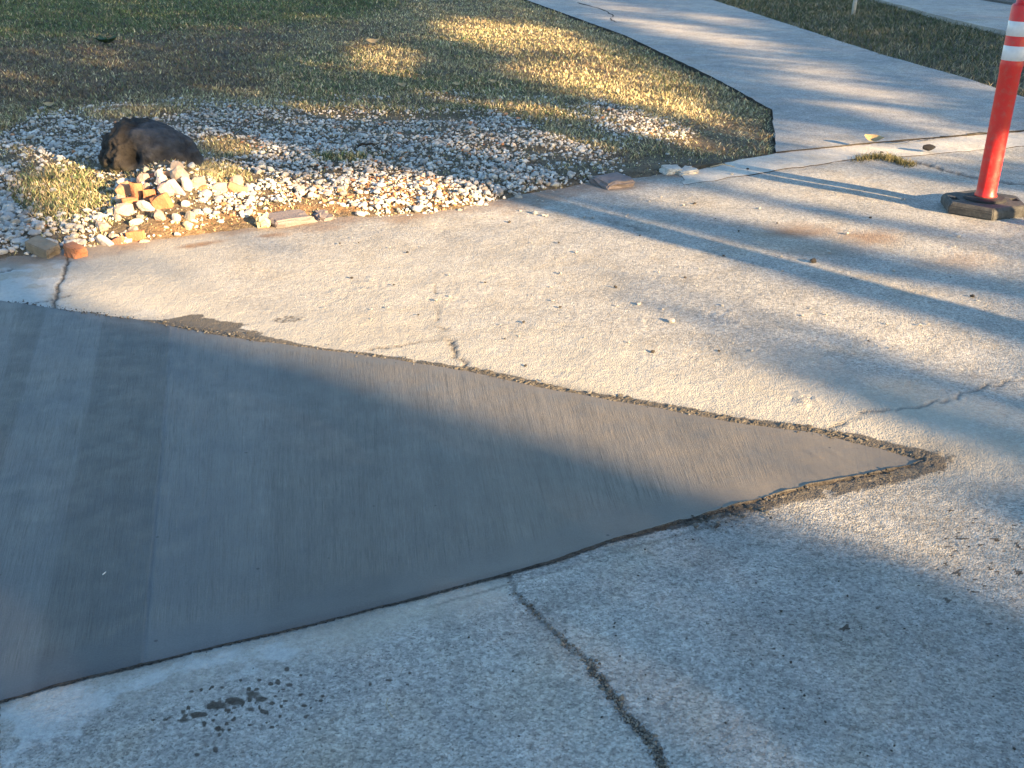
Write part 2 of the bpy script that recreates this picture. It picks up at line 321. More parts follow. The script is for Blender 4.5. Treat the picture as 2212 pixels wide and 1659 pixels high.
docrack([(1262, 1425), (1292, 1462), (1320, 1500), (1350, 1545), (1380, 1580), (1412, 1610), (1437, 1662), (1460, 1760)], .0075, .003, .82, 6, .007)
docrack([(1790, 925), (1870, 890), (1960, 880), (2050, 865), (2120, 840), (2230, 815)], .008, .003, .5, 7, .014, .26)
docrack([(1976, 350), (2053, 371), (2100, 383), (2161, 392), (2230, 400)], .022, .008, .9, 8, .02, .35)
docrack([(1300, 472), (1345, 486), (1420, 505)], .010, .003, .6, 9, .02, .4)
docrack([(-60, 592), (0, 590), (28, 583)], .008, .006, .9, 10, .004)
# crust of splashed mortar and dirt along the upper edge and round the tip
out = ~inp
cw = np.interp(u, [0, 250, 330, 480, 620, 760, 900, 1000, 1700, 1990, 2080], [.006, .010, .045, .11, .05, .038, .045, .05, .075, .085, .07])
m = out * sstep(cw * (.6 + 1.0 * nA), cw * .45 * (.5 + nA), dU) * sstep(.22, .42, nB + .1)
add(crust, m); z = z + m * .004 * nC_
cl = np.interp(u, [0, 900, 1300, 1550, 1700, 1990, 2080], [.0, .002, .012, .035, .075, .085, .05])
m = out * (dL < dU + .02) * sstep(cl * (.5 + 1.2 * nA), cl * .4 * (.5 + nA), dL) * sstep(.28, .5, nB + .08)
add(crust, m * .95); z = z + m * .004 * nC_
tipd = np.hypot((u - 2010) / 62, (v - 992) / 20); m = out * sstep(1.3, .4, tipd + (nA - .5)); add(crust, m * .6); z = z + m * .003 * nC_
add(wet, .85 * out * sstep(1.5, .3, np.hypot((u - 1990) / 120, (v - 995) / 44) + (nA - .5) * .9)); add(wet, .7 * out * sstep(.13, .02, dL + (nA - .5) * .10) * sstep(1350, 1600, u) * (dL < dU + .1)); add(wet, .6 * out * sstep(.10, .01, dU + (nA - .5) * .09) * sstep(850, 1100, u))
# smears beside the upper edge at the left
for (a, b, c, d, an, q) in ((450, 698, 90, 13, 6, .9), (390, 688, 70, 7, -8, .8), (620, 690, 45, 9, -6, .5), (520, 715, 60, 10, 8, .7)):
    cs, sn = math.cos(math.radians(an)), math.sin(math.radians(an)); e = np.hypot(((u - a) * cs + (v - b) * sn) / c, (-(u - a) * sn + (v - b) * cs) / d)
    add(crust, q * out * sstep(1.2, .55, e + (nB - .5) * 1.1))
# joint open along the lower edge
add(wet, .55 * out * sstep(.05, .004, dL + (nA - .5) * .04)); add(film, .7 * out * sstep(.16, .02, dL + (nA - .5) * .12) * (u < 1100))
m2 = out * sstep(.006, .002, np.abs(dL - .045 - (nA - .5) * .02)) * (u < 1900) * sstep(.5, .6, fbm(x * 3, y * 3, 41)); add(crack, m2 * .55)
# pale cement film, its tint holding some sunlit glow, and efflorescence
add(pale, out * (v > 1100) * sstep(.20, .05, np.abs(dL - .10) + (nA - .5) * .24) * sstep(1250, 500, u) * sstep(.46, .62, nA) * .9)
add(pale, out * (v < 700) * sstep(260, 60, u + (nA - .5) * 120) * sstep(.34, .5, nA + .08) * .9)
add(pale, .55 * out * (v < 760) * sstep(.25, .05, dU + (nA - .5) * .2) * sstep(900, 500, u) * sstep(.4, .6, nB))
add(film, sstep(1120, 960, v + (nA - .5) * 120) * out * sstep(.75, .05, dU + (nA - .5) * .4) * .95)
add(film, .8 * sstep(700, 300, u) * (v < 700)); add(film, .5 * np.exp(-((u - 800) / 420) ** 2 - ((v - 620) / 120) ** 2))
add(pale, .28 * sstep(.5, .75, fbm(x * 1.7, y * 1.7, 51)) * (v > 1050))
for (a, b, c, d) in ((1690, 1500, 70, 40), (1590, 1430, 60, 30)): add(pale, .35 * np.exp(-((u - a) / c) ** 2 - ((v - b) / d) ** 2))
for (a, b, c, d, q) in ((790, 610, 75, 26, .010), (700, 640, 90, 18, .006), (1740, 870, 36, 20, .012), (1570, 690, 60, 22, .008), (960, 640, 60, 30, .005), (1230, 800, 60, 14, .006), (1390, 690, 30, 8, .008)):
    m = sstep(1.2, .3, np.hypot((u - a) / c, (v - b) / d) + (nA - .5) * .9); z = z + m * q * (nC_ - .45) + m * q * .5 * (nB - .5); add(stain, .42 * m * sstep(.55, .75, fbm(x * 45, y * 45, 88, 2)))
# rusty soil wash
for (a, b, c, d, q) in ((1730, 502, 110, 20, .85), (1880, 510, 90, 22, .8), (2080, 565, 90, 22, .45), (1560, 520, 60, 14, .3), (1790, 545, 120, 18, .4)): add(rust, q * sstep(1.3, .2, np.hypot((u - a) / c, (v - b) / d) + (nA - .5) * 1.2))
for (a, b, c, d, q, an) in ((430, 528, 75, 5, 1, -9), (590, 507, 45, 5, .8, -6), (700, 487, 60, 12, .6, -4), (1200, 420, 130, 18, .75, -17), (1330, 405, 90, 14, .6, -8)):
    cs, sn = math.cos(math.radians(an)), math.sin(math.radians(an)); e = np.hypot(((u - a) * cs + (v - b) * sn) / c, (-(u - a) * sn + (v - b) * cs) / d); add(rust, q * sstep(1.3, .3, e + (nB - .5) * 1.1))
add(rust, .7 * sstep(.16, .0, pldist(x, y, EDGE) + (nA - .5) * .22))
# drips of dark liquid at the lower left
r2 = random.Random(5)
blobs = [(470, 1525, 36, 13), (505, 1515, 30, 12), (430, 1545, 32, 9), (400, 1558, 24, 6), (545, 1500, 24, 9), (600, 1475, 10, 9), (585, 1478, 12, 7), (555, 1490, 10, 6), (620, 1447, 10, 8), (625, 1480, 12, 6), (612, 1492, 10, 5), (565, 1512, 20, 8), (472, 1575, 12, 8), (490, 1565, 8, 6), (575, 1540, 9, 8), (650, 1502, 12, 4), (660, 1550, 7, 6), (595, 1505, 7, 5), (540, 1533, 16, 5), (465, 1620, 9, 9), (425, 1632, 10, 6), (660, 1575, 7, 4), (690, 1577, 5, 4), (415, 1495, 7, 6), (520, 1470, 7, 5), (560, 1470, 8, 6), (650, 1460, 6, 5), (605, 1548, 6, 5), (482, 1578, 6, 5), (495, 1578, 6, 5), (440, 1590, 6, 4), (840, 1470, 12, 5), (885, 1455, 6, 5), (800, 1480, 6, 7), (880, 1480, 6, 4)]
blobs += [(r2.gauss(560, 90), r2.gauss(1535, 40), r2.uniform(3, 5), r2.uniform(3, 4)) for _ in range(26)]
sel = (v > 1400) & (u > 300) & (u < 950)
xs, ys = u[sel], v[sel]; s = np.zeros(sel.sum()); nn = nC_[sel]
for a, b, c, d in [(a, b, c * .72, d * .78) for a, b, c, d in blobs] + [(r2.gauss(520, 70), r2.gauss(1525, 28), r2.uniform(3, 7), r2.uniform(2.5, 5)) for _ in range(40)] + [(r2.uniform(330, 420), r2.uniform(1540, 1570), r2.uniform(5, 10), r2.uniform(2.5, 4)) for _ in range(9)]: s = np.maximum(s, sstep(2.0, .0, np.hypot((xs - a) / c, (ys - b) / d) + (nn - .5) * .5 + (nB[sel] - .5) * .6))
tmp = np.zeros(len(x)); tmp[sel] = s; add(stain, tmp)
sp1 = fbm(x * 16, y * 16, 61, 3); sp2 = vnoise(x * 75, y * 75, 62)        # small dark spots
dens = .35 * (v > 900) * out + .9 * np.exp(-((u - 2130) / 120) ** 2 - ((v - 1210) / 130) ** 2) + .5 * np.exp(-((u - 1700) / 300) ** 2 - ((v - 1350) / 100) ** 2)
add(stain, .85 * sstep(.87, .94, sp2 + (sp1 - .5) * .25 + (dens - .5) * .10) * np.clip(dens * 1.3, 0, 1))
add(wet, .3 * sstep(.5, .7, fbm(x * 1.1 + 5, y * 1.1, 71)) * (v > 1000)); add(wet, .5 * np.exp(-((u - 1180) / 50) ** 2 - ((v - 1340) / 60) ** 2))
z = np.where(inp, np.where(dP > .02, -.03, z - .014), z)
zt, ds, dd, ins = terrain(x, y, True)
z = np.where((ds > .3) | (y > 8.6) & (ds < -.5), -.06, z)
far_d = sstep(0, .1, ds)
A = lambda *c: np.stack(c, -1)
one = np.ones(len(x))
st = mesh_np('street', np.stack([x, y, z], -1), grid_faces(NR, NC), M_street, True, {'mask': ('FLOAT_COLOR', A(pale, stain, crust, crack)), 'mask2': ('FLOAT_COLOR', A(film, rust, wet, one))})
tag(st, kind='structure')
def sheet(name, pl, zz, mat, kind='structure'):
    bm = bmesh.new(); bm.faces.new([bm.verts.new((a, b, zz)) for a, b in pl]); o = obj_bm(name, bm, mat); tag(o, kind=kind); return o
sheet('road', [(-30, -40), (60, -40), (60, 12), (12, 7.5), (-30, 6)], -.065, M_far)
M_ground = m_plain('ground_turf', (.09, .095, .04), .95, .4, 3, 30, .02)
sheet('ground', [(-200, -200), (200, -200), (200, 200), (-200, 200)], -.09, M_ground)

# ------------------------------------------------------------------ fresh concrete patch
NS, NTt = 560, 150
corr_u = [(-620, 560), (-300, 614), (100, 668), (365, 706), (560, 742), (800, 775), (1010, 806), (1180, 845), (1400, 885), (1600, 920), (1780, 945), (1880, 968), (1995, 995)]
corr_l = [(-620, 1700), (-500, 1655), (-150, 1553), (302, 1437), (535, 1383), (820, 1312), (1090, 1240), (1270, 1187), (1490, 1123), (1660, 1075), (1800, 1041), (1885, 1022), (1995, 995)]
def on_line(pl, pts):                       # positions along a polyline nearest to the given points, resampled smoothly
    seg = np.linalg.norm(np.diff(pl, axis=0), axis=1); cum = np.r_[0, np.cumsum(seg)]; tt = np.linspace(0, cum[-1], 4000)
    q = np.stack([np.interp(tt, cum, pl[:, k]) for k in (0, 1)], -1)
    return tt, q, [tt[np.argmin(((q - p) ** 2).sum(1))] for p in PL(pts)]
tu, qu, cu = on_line(UPg, corr_u); tl, ql, cl_ = on_line(LOg, corr_l)
su = np.array(cu); sv = np.linspace(0, su[-1], NS)
up = np.stack([np.interp(sv, tu, qu[:, k]) for k in (0, 1)], -1)
sl = np.interp(sv, su, cl_); lo = np.stack([np.interp(sl, tl, ql[:, k]) for k in (0, 1)], -1)
for a, sd, am in ((up, 1, .012), (lo, 2, .004)):     # slightly ragged edges
    a[:, 1] += (fbm(a[:, 0] * 14, a[:, 1] * 14, 80 + sd) - .5) * 2 * am * (1 if sd == 1 else 1)
up[:, 1] += .008; lo[:, 1] -= .003
tt = np.linspace(0, 1, NTt); S, Tq = np.meshgrid(sv, tt, indexing='ij')
X = up[:, None, 0] * (1 - tt) + lo[:, None, 0] * tt; Y = up[:, None, 1] * (1 - tt) + lo[:, None, 1] * tt
wid = np.linalg.norm(up - lo, axis=1)[:, None]
band = np.zeros(X.shape); s365 = np.interp(3, np.arange(13), su); s100 = su[2]
band = np.maximum(band, 1.0 * (sstep(s365 - .30, s365 - .27, S) * (S < s365)) * (.75 + .25 * sstep(1, .5, Tq)))
band = np.maximum(band, .9 * sstep(s100 - .12, s100 - .10, S) * sstep(s100 + .01, s100 - .005, S))
band = np.maximum(band, .25 * (S < s100 - .12)); band = np.maximum(band, .35 * sstep(su[4] + .03, su[4] + .10, S) * sstep(su[6], su[5], S))
edge = np.maximum(sstep(.16, .05, (1 - Tq) * wid + (fbm(X * 8, Y * 8, 3) - .5) * .08), sstep(su[9] - .1, su[10], S)); edge = np.maximum(edge, .7 * sstep(.07, .02, Tq * wid))
Zs = street_z(X, Y) + .0015 + (fbm(X * 2, Y * 2, 91) - .5) * .004 + (fbm(X * 12, Y * 12, 92) - .5) * .0016
Zs += .0022 * np.exp(-((S - s365 - .004) / .004) ** 2) - .0015 * np.exp(-((S - s365 - .016) / .003) ** 2)
un, vn = proj(X, Y, 0)
rid = np.sin((X * 1.0 + Y * .42) * 95 + 5 * fbm(X * 5, Y * 5, 93)); tip = np.exp(-((un - 1700) / 130) ** 2 - ((vn - 990) / 55) ** 2)
Zs += .0016 * tip * sstep(.3, 1, rid) * sstep(.45, .6, fbm(X * 7, Y * 7, 94))
Zs += .004 * sstep(.012, .0, (1 - Tq) * wid) * sstep(1250, 1500, un) * sstep(.3, .6, fbm(X * 16, Y * 16, 95)); Zs -= .003 * sstep(.02, .0, (1 - Tq) * wid) * sstep(1300, 1000, un)                     # raised lip near the tip
Zs = Zs + .003 * sstep(0, .35, wid)
bt = A(S, Tq * wid, band, edge).reshape(-1, 4)
Vt = np.stack([X, Y, Zs], -1).reshape(-1, 3); Ft = grid_faces(NS, NTt)
for col_ in (0, -1):                        # rough side faces, with vertices of their own
    top_ = np.stack([X[:, col_], Y[:, col_], Zs[:, col_]], -1); bot_ = top_ - [0, 0, .03]; off = len(Vt)
    Vt = np.concatenate([Vt, np.stack([top_, bot_], 1).reshape(-1, 3)]); Ft = np.concatenate([Ft, grid_faces(NS, 2) + off]); bt = np.concatenate([bt, np.repeat(bt.reshape(-1, 4)[:1], 2 * NS, 0)])
fp = mesh_np('fresh_concrete', Vt, Ft, M_fresh, True, {'bt': ('FLOAT_COLOR', bt)})
tag(fp, kind='structure')

# joint along the lower edge: ragged dirt ribbon, darkened to paint the gap's shade
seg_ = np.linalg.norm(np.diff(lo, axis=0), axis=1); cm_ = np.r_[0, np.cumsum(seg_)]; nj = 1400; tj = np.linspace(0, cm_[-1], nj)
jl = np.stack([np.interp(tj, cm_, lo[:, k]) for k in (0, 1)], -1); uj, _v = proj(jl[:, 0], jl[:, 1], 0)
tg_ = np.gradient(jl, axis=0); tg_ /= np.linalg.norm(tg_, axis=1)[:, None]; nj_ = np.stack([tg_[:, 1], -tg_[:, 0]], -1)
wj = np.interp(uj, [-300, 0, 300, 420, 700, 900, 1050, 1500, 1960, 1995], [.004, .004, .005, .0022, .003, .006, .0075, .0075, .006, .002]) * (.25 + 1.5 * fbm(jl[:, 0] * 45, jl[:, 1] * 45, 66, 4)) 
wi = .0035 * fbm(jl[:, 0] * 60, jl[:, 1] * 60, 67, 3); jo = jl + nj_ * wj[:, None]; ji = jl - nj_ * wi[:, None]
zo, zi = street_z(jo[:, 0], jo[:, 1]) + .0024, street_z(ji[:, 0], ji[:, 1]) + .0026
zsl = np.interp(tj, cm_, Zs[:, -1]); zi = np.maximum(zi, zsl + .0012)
M_joint = m_plain('joint_dirt_shade', (.030, .026, .022), .95, .5, 60, 150, .004, .1, (.085, .072, .058))
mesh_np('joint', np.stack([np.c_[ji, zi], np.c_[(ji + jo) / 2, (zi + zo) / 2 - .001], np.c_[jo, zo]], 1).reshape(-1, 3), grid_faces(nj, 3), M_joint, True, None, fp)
# crumbs of mortar beside the fresh patch: too many to count
def rock_base(n=1, seed=0, rough=.25):
    bm = bmesh.new(); bmesh.ops.create_icosphere(bm, subdivisions=n, radius=1); r = random.Random(seed)
    for vv in bm.verts: vv.co *= 1 + r.uniform(-rough, rough)
    if n > 1:                               # a few flat break faces
        for k in range(5):
            nn = Vector((r.gauss(0, 1), r.gauss(0, 1), r.gauss(0, 1))).normalized(); dpl = r.uniform(.55, .8)
            for vv in bm.verts:
                q = vv.co.dot(nn) - dpl
                if q > 0: vv.co -= nn * q
    V = np.array([vv.co[:] for vv in bm.verts]); bm.verts.index_update(); F = np.array([[q.index for q in f.verts] for f in bm.faces]); bm.free(); return V, F
BASES = [rock_base(1, i, .22) for i in range(8)]
def scatter_rocks(name, pos, size, cols, mat, flat=.65):
    Vs, Fs, Cs = [], [], []; off = 0; n = len(pos)
    for i in range(n):
        V, F = BASES[i % 8]
        R = np.array(Euler((random.uniform(-.5, .5), random.uniform(-.5, .5), random.uniform(0, 6.28))).to_matrix())
        sc = size[i] * np.array([random.uniform(.75, 1.25), random.uniform(.6, 1), random.uniform(.75, 1.15) * flat])
        Vs.append((V * sc) @ R.T + pos[i]); Fs.append(F + off); Cs.append(np.repeat(cols[i][None, :], len(V), 0)); off += len(V)
    C = np.concatenate(Cs); C = np.concatenate([C, np.ones((len(C), 1))], 1)
    return mesh_np(name, np.concatenate(Vs), np.concatenate(Fs), mat, False, {'Col': ('FLOAT_COLOR', C)})
def ridge(line, sgn, wfun, hfun, n, seed, name, k0=0.0):
    sg = np.linalg.norm(np.diff(line, axis=0), axis=1); cm = np.r_[0, np.cumsum(sg)]; tq = np.linspace(cm[-1] * k0, cm[-1], n)
    L = np.stack([np.interp(tq, cm, line[:, k]) for k in (0, 1)], -1); tg = np.gradient(L, axis=0); tg /= np.linalg.norm(tg, axis=1)[:, None]; nn = np.stack([-tg[:, 1], tg[:, 0]], -1) * sgn
    uL, _ = proj(L[:, 0], L[:, 1], 0); wv = wfun(uL) * (.25 + 1.5 * fbm(L[:, 0] * 9, L[:, 1] * 9, seed, 3)) * (.6 + .8 * fbm(L[:, 0] * 50, L[:, 1] * 50, seed + 1, 3)); K = 16; rows = []
    for k in range(K):
        f_ = k / (K - 1); p = L + nn * (-.006 + (wv + .006) * f_)[:, None]
        h = fbm(p[:, 0] * 55, p[:, 1] * 55, seed + 2, 3) * 1.0 + fbm(p[:, 0] * 160, p[:, 1] * 160, seed + 3, 2) * .8 - .62
        rows.append(np.c_[p, street_z(p[:, 0], p[:, 1]) + .001 + hfun(uL) * h * math.sin(math.pi * min(1, .12 + f_ * .95)) - .005 * (1 - math.sin(math.pi * min(1, .10 + f_ * .9))) ])
    V = np.stack(rows, 1).reshape(-1, 3); tone = fbm(V[:, 0] * 40, V[:, 1] * 40, seed + 5, 3)[:, None]
    C = np.array([.05, .044, .035]) * (1 - tone) * 2 * .6 + np.array([.22, .19, .145]) * tone * .85
    o = mesh_np(name, V, grid_faces(n, K), M_soil2, True, {'Col': ('FLOAT_COLOR', np.c_[C, np.ones(len(V))])}); tag(o, kind='stuff')
M_soil2 = m_col('mortar', .95, 160, .006, .45, nsc=120)
ridge(up - [0, .002], 1, lambda u_: np.interp(u_, [-50, 60, 330, 420, 560, 700, 900, 1000, 1250, 1500, 1750, 1990], [.004, .008, .028, .065, .04, .024, .032, .044, .05, .06, .07, .06]), lambda u_: np.interp(u_, [0, 300, 900, 1100, 1990], [.004, .005, .006, .008, .008]), 3000, 300, 'mortar_ridge', .2)
ridge(lo, -1, lambda u_: np.interp(u_, [1250, 1450, 1700, 1990], [.002, .018, .05, .06]), lambda u_: np.interp(u_, [1250, 1500, 1990], [.002, .004, .005]), 1600, 400, 'mortar_ridge', .55)
pts = []; 
for _ in range(1500):
    if random.random() < .7:
        k = random.uniform(.30, 1); i = int(k * (len(tu) - 1)); p = qu[i]; wq = np.interp(k, [.3, .6, 1], [.014, .022, .03])
        n_ = np.array([.5, .86])
    else:
        k = random.uniform(.70, 1); i = int(k * (len(tl) - 1)); p = ql[i]; wq = .045; n_ = np.array([.2, -.98])
    ck_ = fbm(p[:1] * 6, p[1:2] * 6, 12)[0]
    if ck_ < .35 + .25 * random.random(): continue
    pts.append((*(p + n_ * abs(random.gauss(0, 1)) * wq + np.random.default_rng(len(pts)).normal(0, .006, 2)), .006))
pts = np.array(pts); sz = rng.gamma(1.6, .0011, len(pts)) + .0008
cr = rng.uniform(.03, .15, len(pts))[:, None] * np.array([1, .93, .82])
tag(scatter_rocks('mortar_crumbs', pts, sz, cr, M_stone), kind='stuff')
cl3 = jag([(1095, 1240), (1110, 1280), (1150, 1320), (1210, 1375), (1262, 1425), (1292, 1462), (1320, 1500), (1350, 1545), (1380, 1580), (1412, 1610), (1437, 1662)], 6, .007, 6); gp = []
for _ in range(900):
    k = random.random() ** .55 * (len(cl3) - 1.01); q_ = cl3[int(k)] + (cl3[int(k) + 1] - cl3[int(k)]) * (k % 1); gp.append((q_[0] + random.gauss(0, .006), q_[1] + random.gauss(0, .005), 0))
gp = np.array(gp); gp[:, 2] = street_z(gp[:, 0], gp[:, 1]) + .0005
tag(scatter_rocks('crack_grit', gp, rng.gamma(2, .0007, len(gp)) + .0006, rng.uniform(.05, .24, len(gp))[:, None] * np.array([1, .88, .7]), M_stone), kind='stuff')

# ------------------------------------------------------------------ driveway slab, gutter strip, far drive and verge
DR = PL([(2212, 208), (2080, 165), (1900, 115), (1700, 50), (1530, -4)], .018)
d2 = DR[-1] - DR[-2]; DR_far = DR[-1] + d2 * 6
def meet(p, d, q, e):                       # crossing of two lines
    t = np.linalg.solve(np.array([d, -e]).T, q - p); return p + d * t[0]
CORN = meet(DR[0], DR[0] - DR[1], KTOP[-1], kv)
KT = np.vstack([KTOP[1:-1], [CORN]]) + np.array([0, .008]) + np.outer(np.ones(len(KTOP) - 1), np.array([-kv[1], kv[0]])) * np.linspace(-.004, .002, len(KTOP) - 1)[:, None]
drive = np.vstack([KT, DR, [DR_far], DRV_L[::-1][:-1]])
def wobble(pl, amp, step=.12, seed=0):
    o = []; n = len(pl); r = random.Random(seed)
    for i in range(n):
        a, b = np.array(pl[i]), np.array(pl[(i + 1) % n]); L = np.linalg.norm(b - a); k = max(1, min(60, int(L / step)))
        for j in range(k): o.append(a + (b - a) * j / k + (np.array([r.uniform(-amp, amp), r.uniform(-amp, amp)]) if j else 0))
    return o
dv = obj_bm('driveway', prism(wobble(drive, .007), -.08, .013), M_drive); tag(dv, kind='structure')
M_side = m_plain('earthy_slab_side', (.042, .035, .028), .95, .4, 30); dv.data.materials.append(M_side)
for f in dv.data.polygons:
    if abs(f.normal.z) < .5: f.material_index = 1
KB = PL([(1478, 398), (1560, 385), (1676, 366), (1850, 342), (2000, 333), (2212, 314)], .008); KB = np.vstack([KB, KB[-1] + kv * 8])
gut = np.vstack([KB, [KTOP[-1]], KTOP[::-1][1:]])
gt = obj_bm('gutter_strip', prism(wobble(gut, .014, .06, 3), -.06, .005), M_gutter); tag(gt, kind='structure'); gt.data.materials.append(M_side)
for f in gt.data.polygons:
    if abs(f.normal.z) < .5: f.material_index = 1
# crack lines in the driveway
def crack_strip(name, pts, zz, wd, seed):
    pl = [P(a, b, zz)[:2] for a, b in pts]; q = []; r = random.Random(seed)
    for a, b in zip(pl[:-1], pl[1:]):
        for j in range(6): q.append(a + (b - a) * j / 6 + np.array([r.uniform(-.02, .02), r.uniform(-.03, .03)]))
    q.append(pl[-1]); bm = bmesh.new(); L = []
    for i, a in enumerate(q):
        w_ = wd * r.uniform(.4, 1.3) * (.3 if i in (0, len(q) - 1) else 1); L.append((bm.verts.new((a[0] - w_ * .3, a[1] - w_, zz)), bm.verts.new((a[0] + w_ * .3, a[1] + w_, zz))))
    for a, b in zip(L[:-1], L[1:]): bm.faces.new((a[0], b[0], b[1], a[1]))
    return bm
M_dirt = m_plain('crack_dirt', (.03, .025, .02), .95, .4, 60)
for i, (pts_, wd) in enumerate((([(1245, 5), (1300, 20), (1325, 34), (1318, 42), (1333, 48)], .035), ([(2160, 62), (2175, 56), (2190, 40)], .03))):
    obj_bm('crack', crack_strip('crack', pts_, .0150, wd, i), M_dirt, dv)
for i, (pts_, wd) in enumerate((([(1905, 309), (1960, 305), (2000, 301), (2055, 294)], .012), ([(2080, 292), (2130, 286)], .016))):
    obj_bm('crack', crack_strip('crack', pts_, .0150, wd, 5 + i), M_dirt, dv)
FD = PL([(2212, 76), (2060, 42), (1890, -4)], .04); fdv = FD[-1] - FD[-2]; fdn = FD[0] - FD[1]
far_drive = np.vstack([FD[::-1], [FD[0] + fdn / np.linalg.norm(fdn) * 7], [[40, 12]], [[40, 60]], [FD[-1] + fdv * 5]])
tag(obj_bm('far_driveway', prism(wobble(far_drive, .02, .3, 4), -.08, .04), M_far), kind='structure')
RD = PL([(2110, -3), (2212, 13)], .05); rv = RD[1] - RD[0]
tag(obj_bm('side_street', prism(np.vstack([[RD[0] - rv * 1.2], [RD[1] + rv * 4], [[60, 40]], [[25, 80]]]), -.03, .07), M_asph), kind='structure')

# ------------------------------------------------------------------ lawn and planting bed
def soil_col(x, y, zt):
    u, v = proj(x, y, zt); n = fbm(x * 5, y * 5, 14)[:, None]
    c = np.array([.13, .098, .07]) * (.7 + .6 * n); r = Z_RED(u, v)[:, None]; c = c * (1 - r) + np.array([.30, .165, .075]) * r
    g = Z_GREEN(u, v)[:, None] * .7; c = c * (1 - g) + np.array([.05, .06, .025]) * g
    dk = sstep(.16, .04, terrain(x, y, True)[2])[:, None] * .7; c = c * (1 - dk) + np.array([.03, .024, .018]) * dk; s = Z_STRAW(u, v)[:, None] * .45; c = c * (1 - s) + np.array([.20, .155, .085]) * s
    return np.concatenate([c, np.ones((len(x), 1))], 1)
gx = np.r_[np.arange(-16, -4.5, .12), np.arange(-4.5, 2.4, .03)]; gy = np.r_[np.arange(3.6, 9.5, .03), np.arange(9.5, 19.5, .08), np.arange(19.5, 40, .6)]
GX, GY = np.meshgrid(gx, gy); x, y = GX.ravel(), GY.ravel(); zt, ds, dd, ins = terrain(x, y, True)
F = grid_faces(len(gy), len(gx)); ok = (ins | (ds > -.2) | (dd < .15)); F = F[ok[F].any(1)]
used = np.unique(F); mp = np.full(len(x), -1); mp[used] = np.arange(len(used))
x, y, zt = x[used], y[used], zt[used]
tag(mesh_np('lawn_soil', np.stack([x, y, zt], -1), mp[F], M_soil, True, {'Col': ('FLOAT_COLOR', soil_col(x, y, zt))}), kind='structure')
VERGE = np.vstack([DR + [-.05, -.02], [DR_far], [FD[-1] + fdv * 5], FD[::-1][:-1] + [.0, .0], [FD[0] + fdn / np.linalg.norm(fdn) * 3], [CORN + kv * 5], [CORN]])
vx, vy = np.meshgrid(np.arange(1.5, 13, .12), np.arange(6, 40, .12)); vg = np.stack([vx.ravel(), vy.ravel()], -1)
VF = grid_faces(*vx.shape); okv = inpoly(vg[:, 0], vg[:, 1], VERGE) | (pldist(vg[:, 0], vg[:, 1], VERGE) < .2); VF = VF[okv[VF].any(1)]
us = np.unique(VF); mp2 = np.full(len(vg), -1); mp2[us] = np.arange(len(us)); vq = vg[us]
vz = -.026 + .03 * fbm(vq[:, 0] * 2, vq[:, 1] * 2, 6); vc = np.tile([.085, .07, .045, 1.0], (len(vq), 1))
tag(mesh_np('verge_soil', np.concatenate([vq, vz[:, None]], 1), mp2[VF], M_soil, True, {'Col': ('FLOAT_COLOR', vc)}), kind='structure')

def blades(name, x, y, z, length, width, colr, lean, mat=M_blade):
    n = len(x); th = rng.uniform(0, 2 * np.pi, n); ph = rng.uniform(0, 2 * np.pi, n)
    dx, dy = np.cos(th) * lean, np.sin(th) * lean; wx, wy = np.cos(ph), np.sin(ph)
    up_ = np.sqrt(np.clip(1 - lean ** 2, .02, 1)); V = np.zeros((n, 5, 3))
    for k, (hh, ww, bend) in enumerate(((0, 1, 0), (0, -1, 0), (.55, .75, .45), (.55, -.75, .45), (1, 0, 1.25))):
        V[:, k, 0] = x + length * hh * dx * (.6 + bend * .5) + wx * width * ww * .5
        V[:, k, 1] = y + length * hh * dy * (.6 + bend * .5) + wy * width * ww * .5
        V[:, k, 2] = z - .003 + length * hh * up_ * (1.05 - .22 * bend * lean)
    i = np.arange(n)[:, None] * 5; F = np.concatenate([i + [[0, 1, 3]], i + [[0, 3, 2]], i + [[2, 3, 4]]], 0)
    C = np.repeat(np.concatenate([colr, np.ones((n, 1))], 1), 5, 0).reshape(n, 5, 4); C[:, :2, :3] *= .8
    return mesh_np(name, V.reshape(-1, 3), F, mat, False, {'Col': ('FLOAT_COLOR', C.reshape(-1, 4))})
def grass_cols(u, v, x, y):
    n = len(x); g, b, s = Z_GREEN(u, v), Z_BROWN(u, v), Z_STRAW(u, v)
    k = (fbm(x * 2.2, y * 2.2, 15) - .5) * .9; g = np.clip(g + k * .5, 0.02, 1); s = np.clip(s - k * .5, .02, 1); b = np.clip(b + (fbm(x * 3, y * 3, 16) - .5) * .5, .02, 1)
    o = .35; tot = g + b + s + o; r = rng.uniform(0, 1, n) * tot
    pal = np.array([[.115, .152, .060], [.175, .132, .09], [.48, .40, .225], [.28, .245, .125]])
    i = np.where(r < g, 0, np.where(r < g + b, 1, np.where(r < g + b + s, 2, 3)))
    return pal[i] * np.clip(rng.gamma(5, .2, (n, 1)), .4, 2.2) * rng.uniform(.92, 1.08, (n, 3))
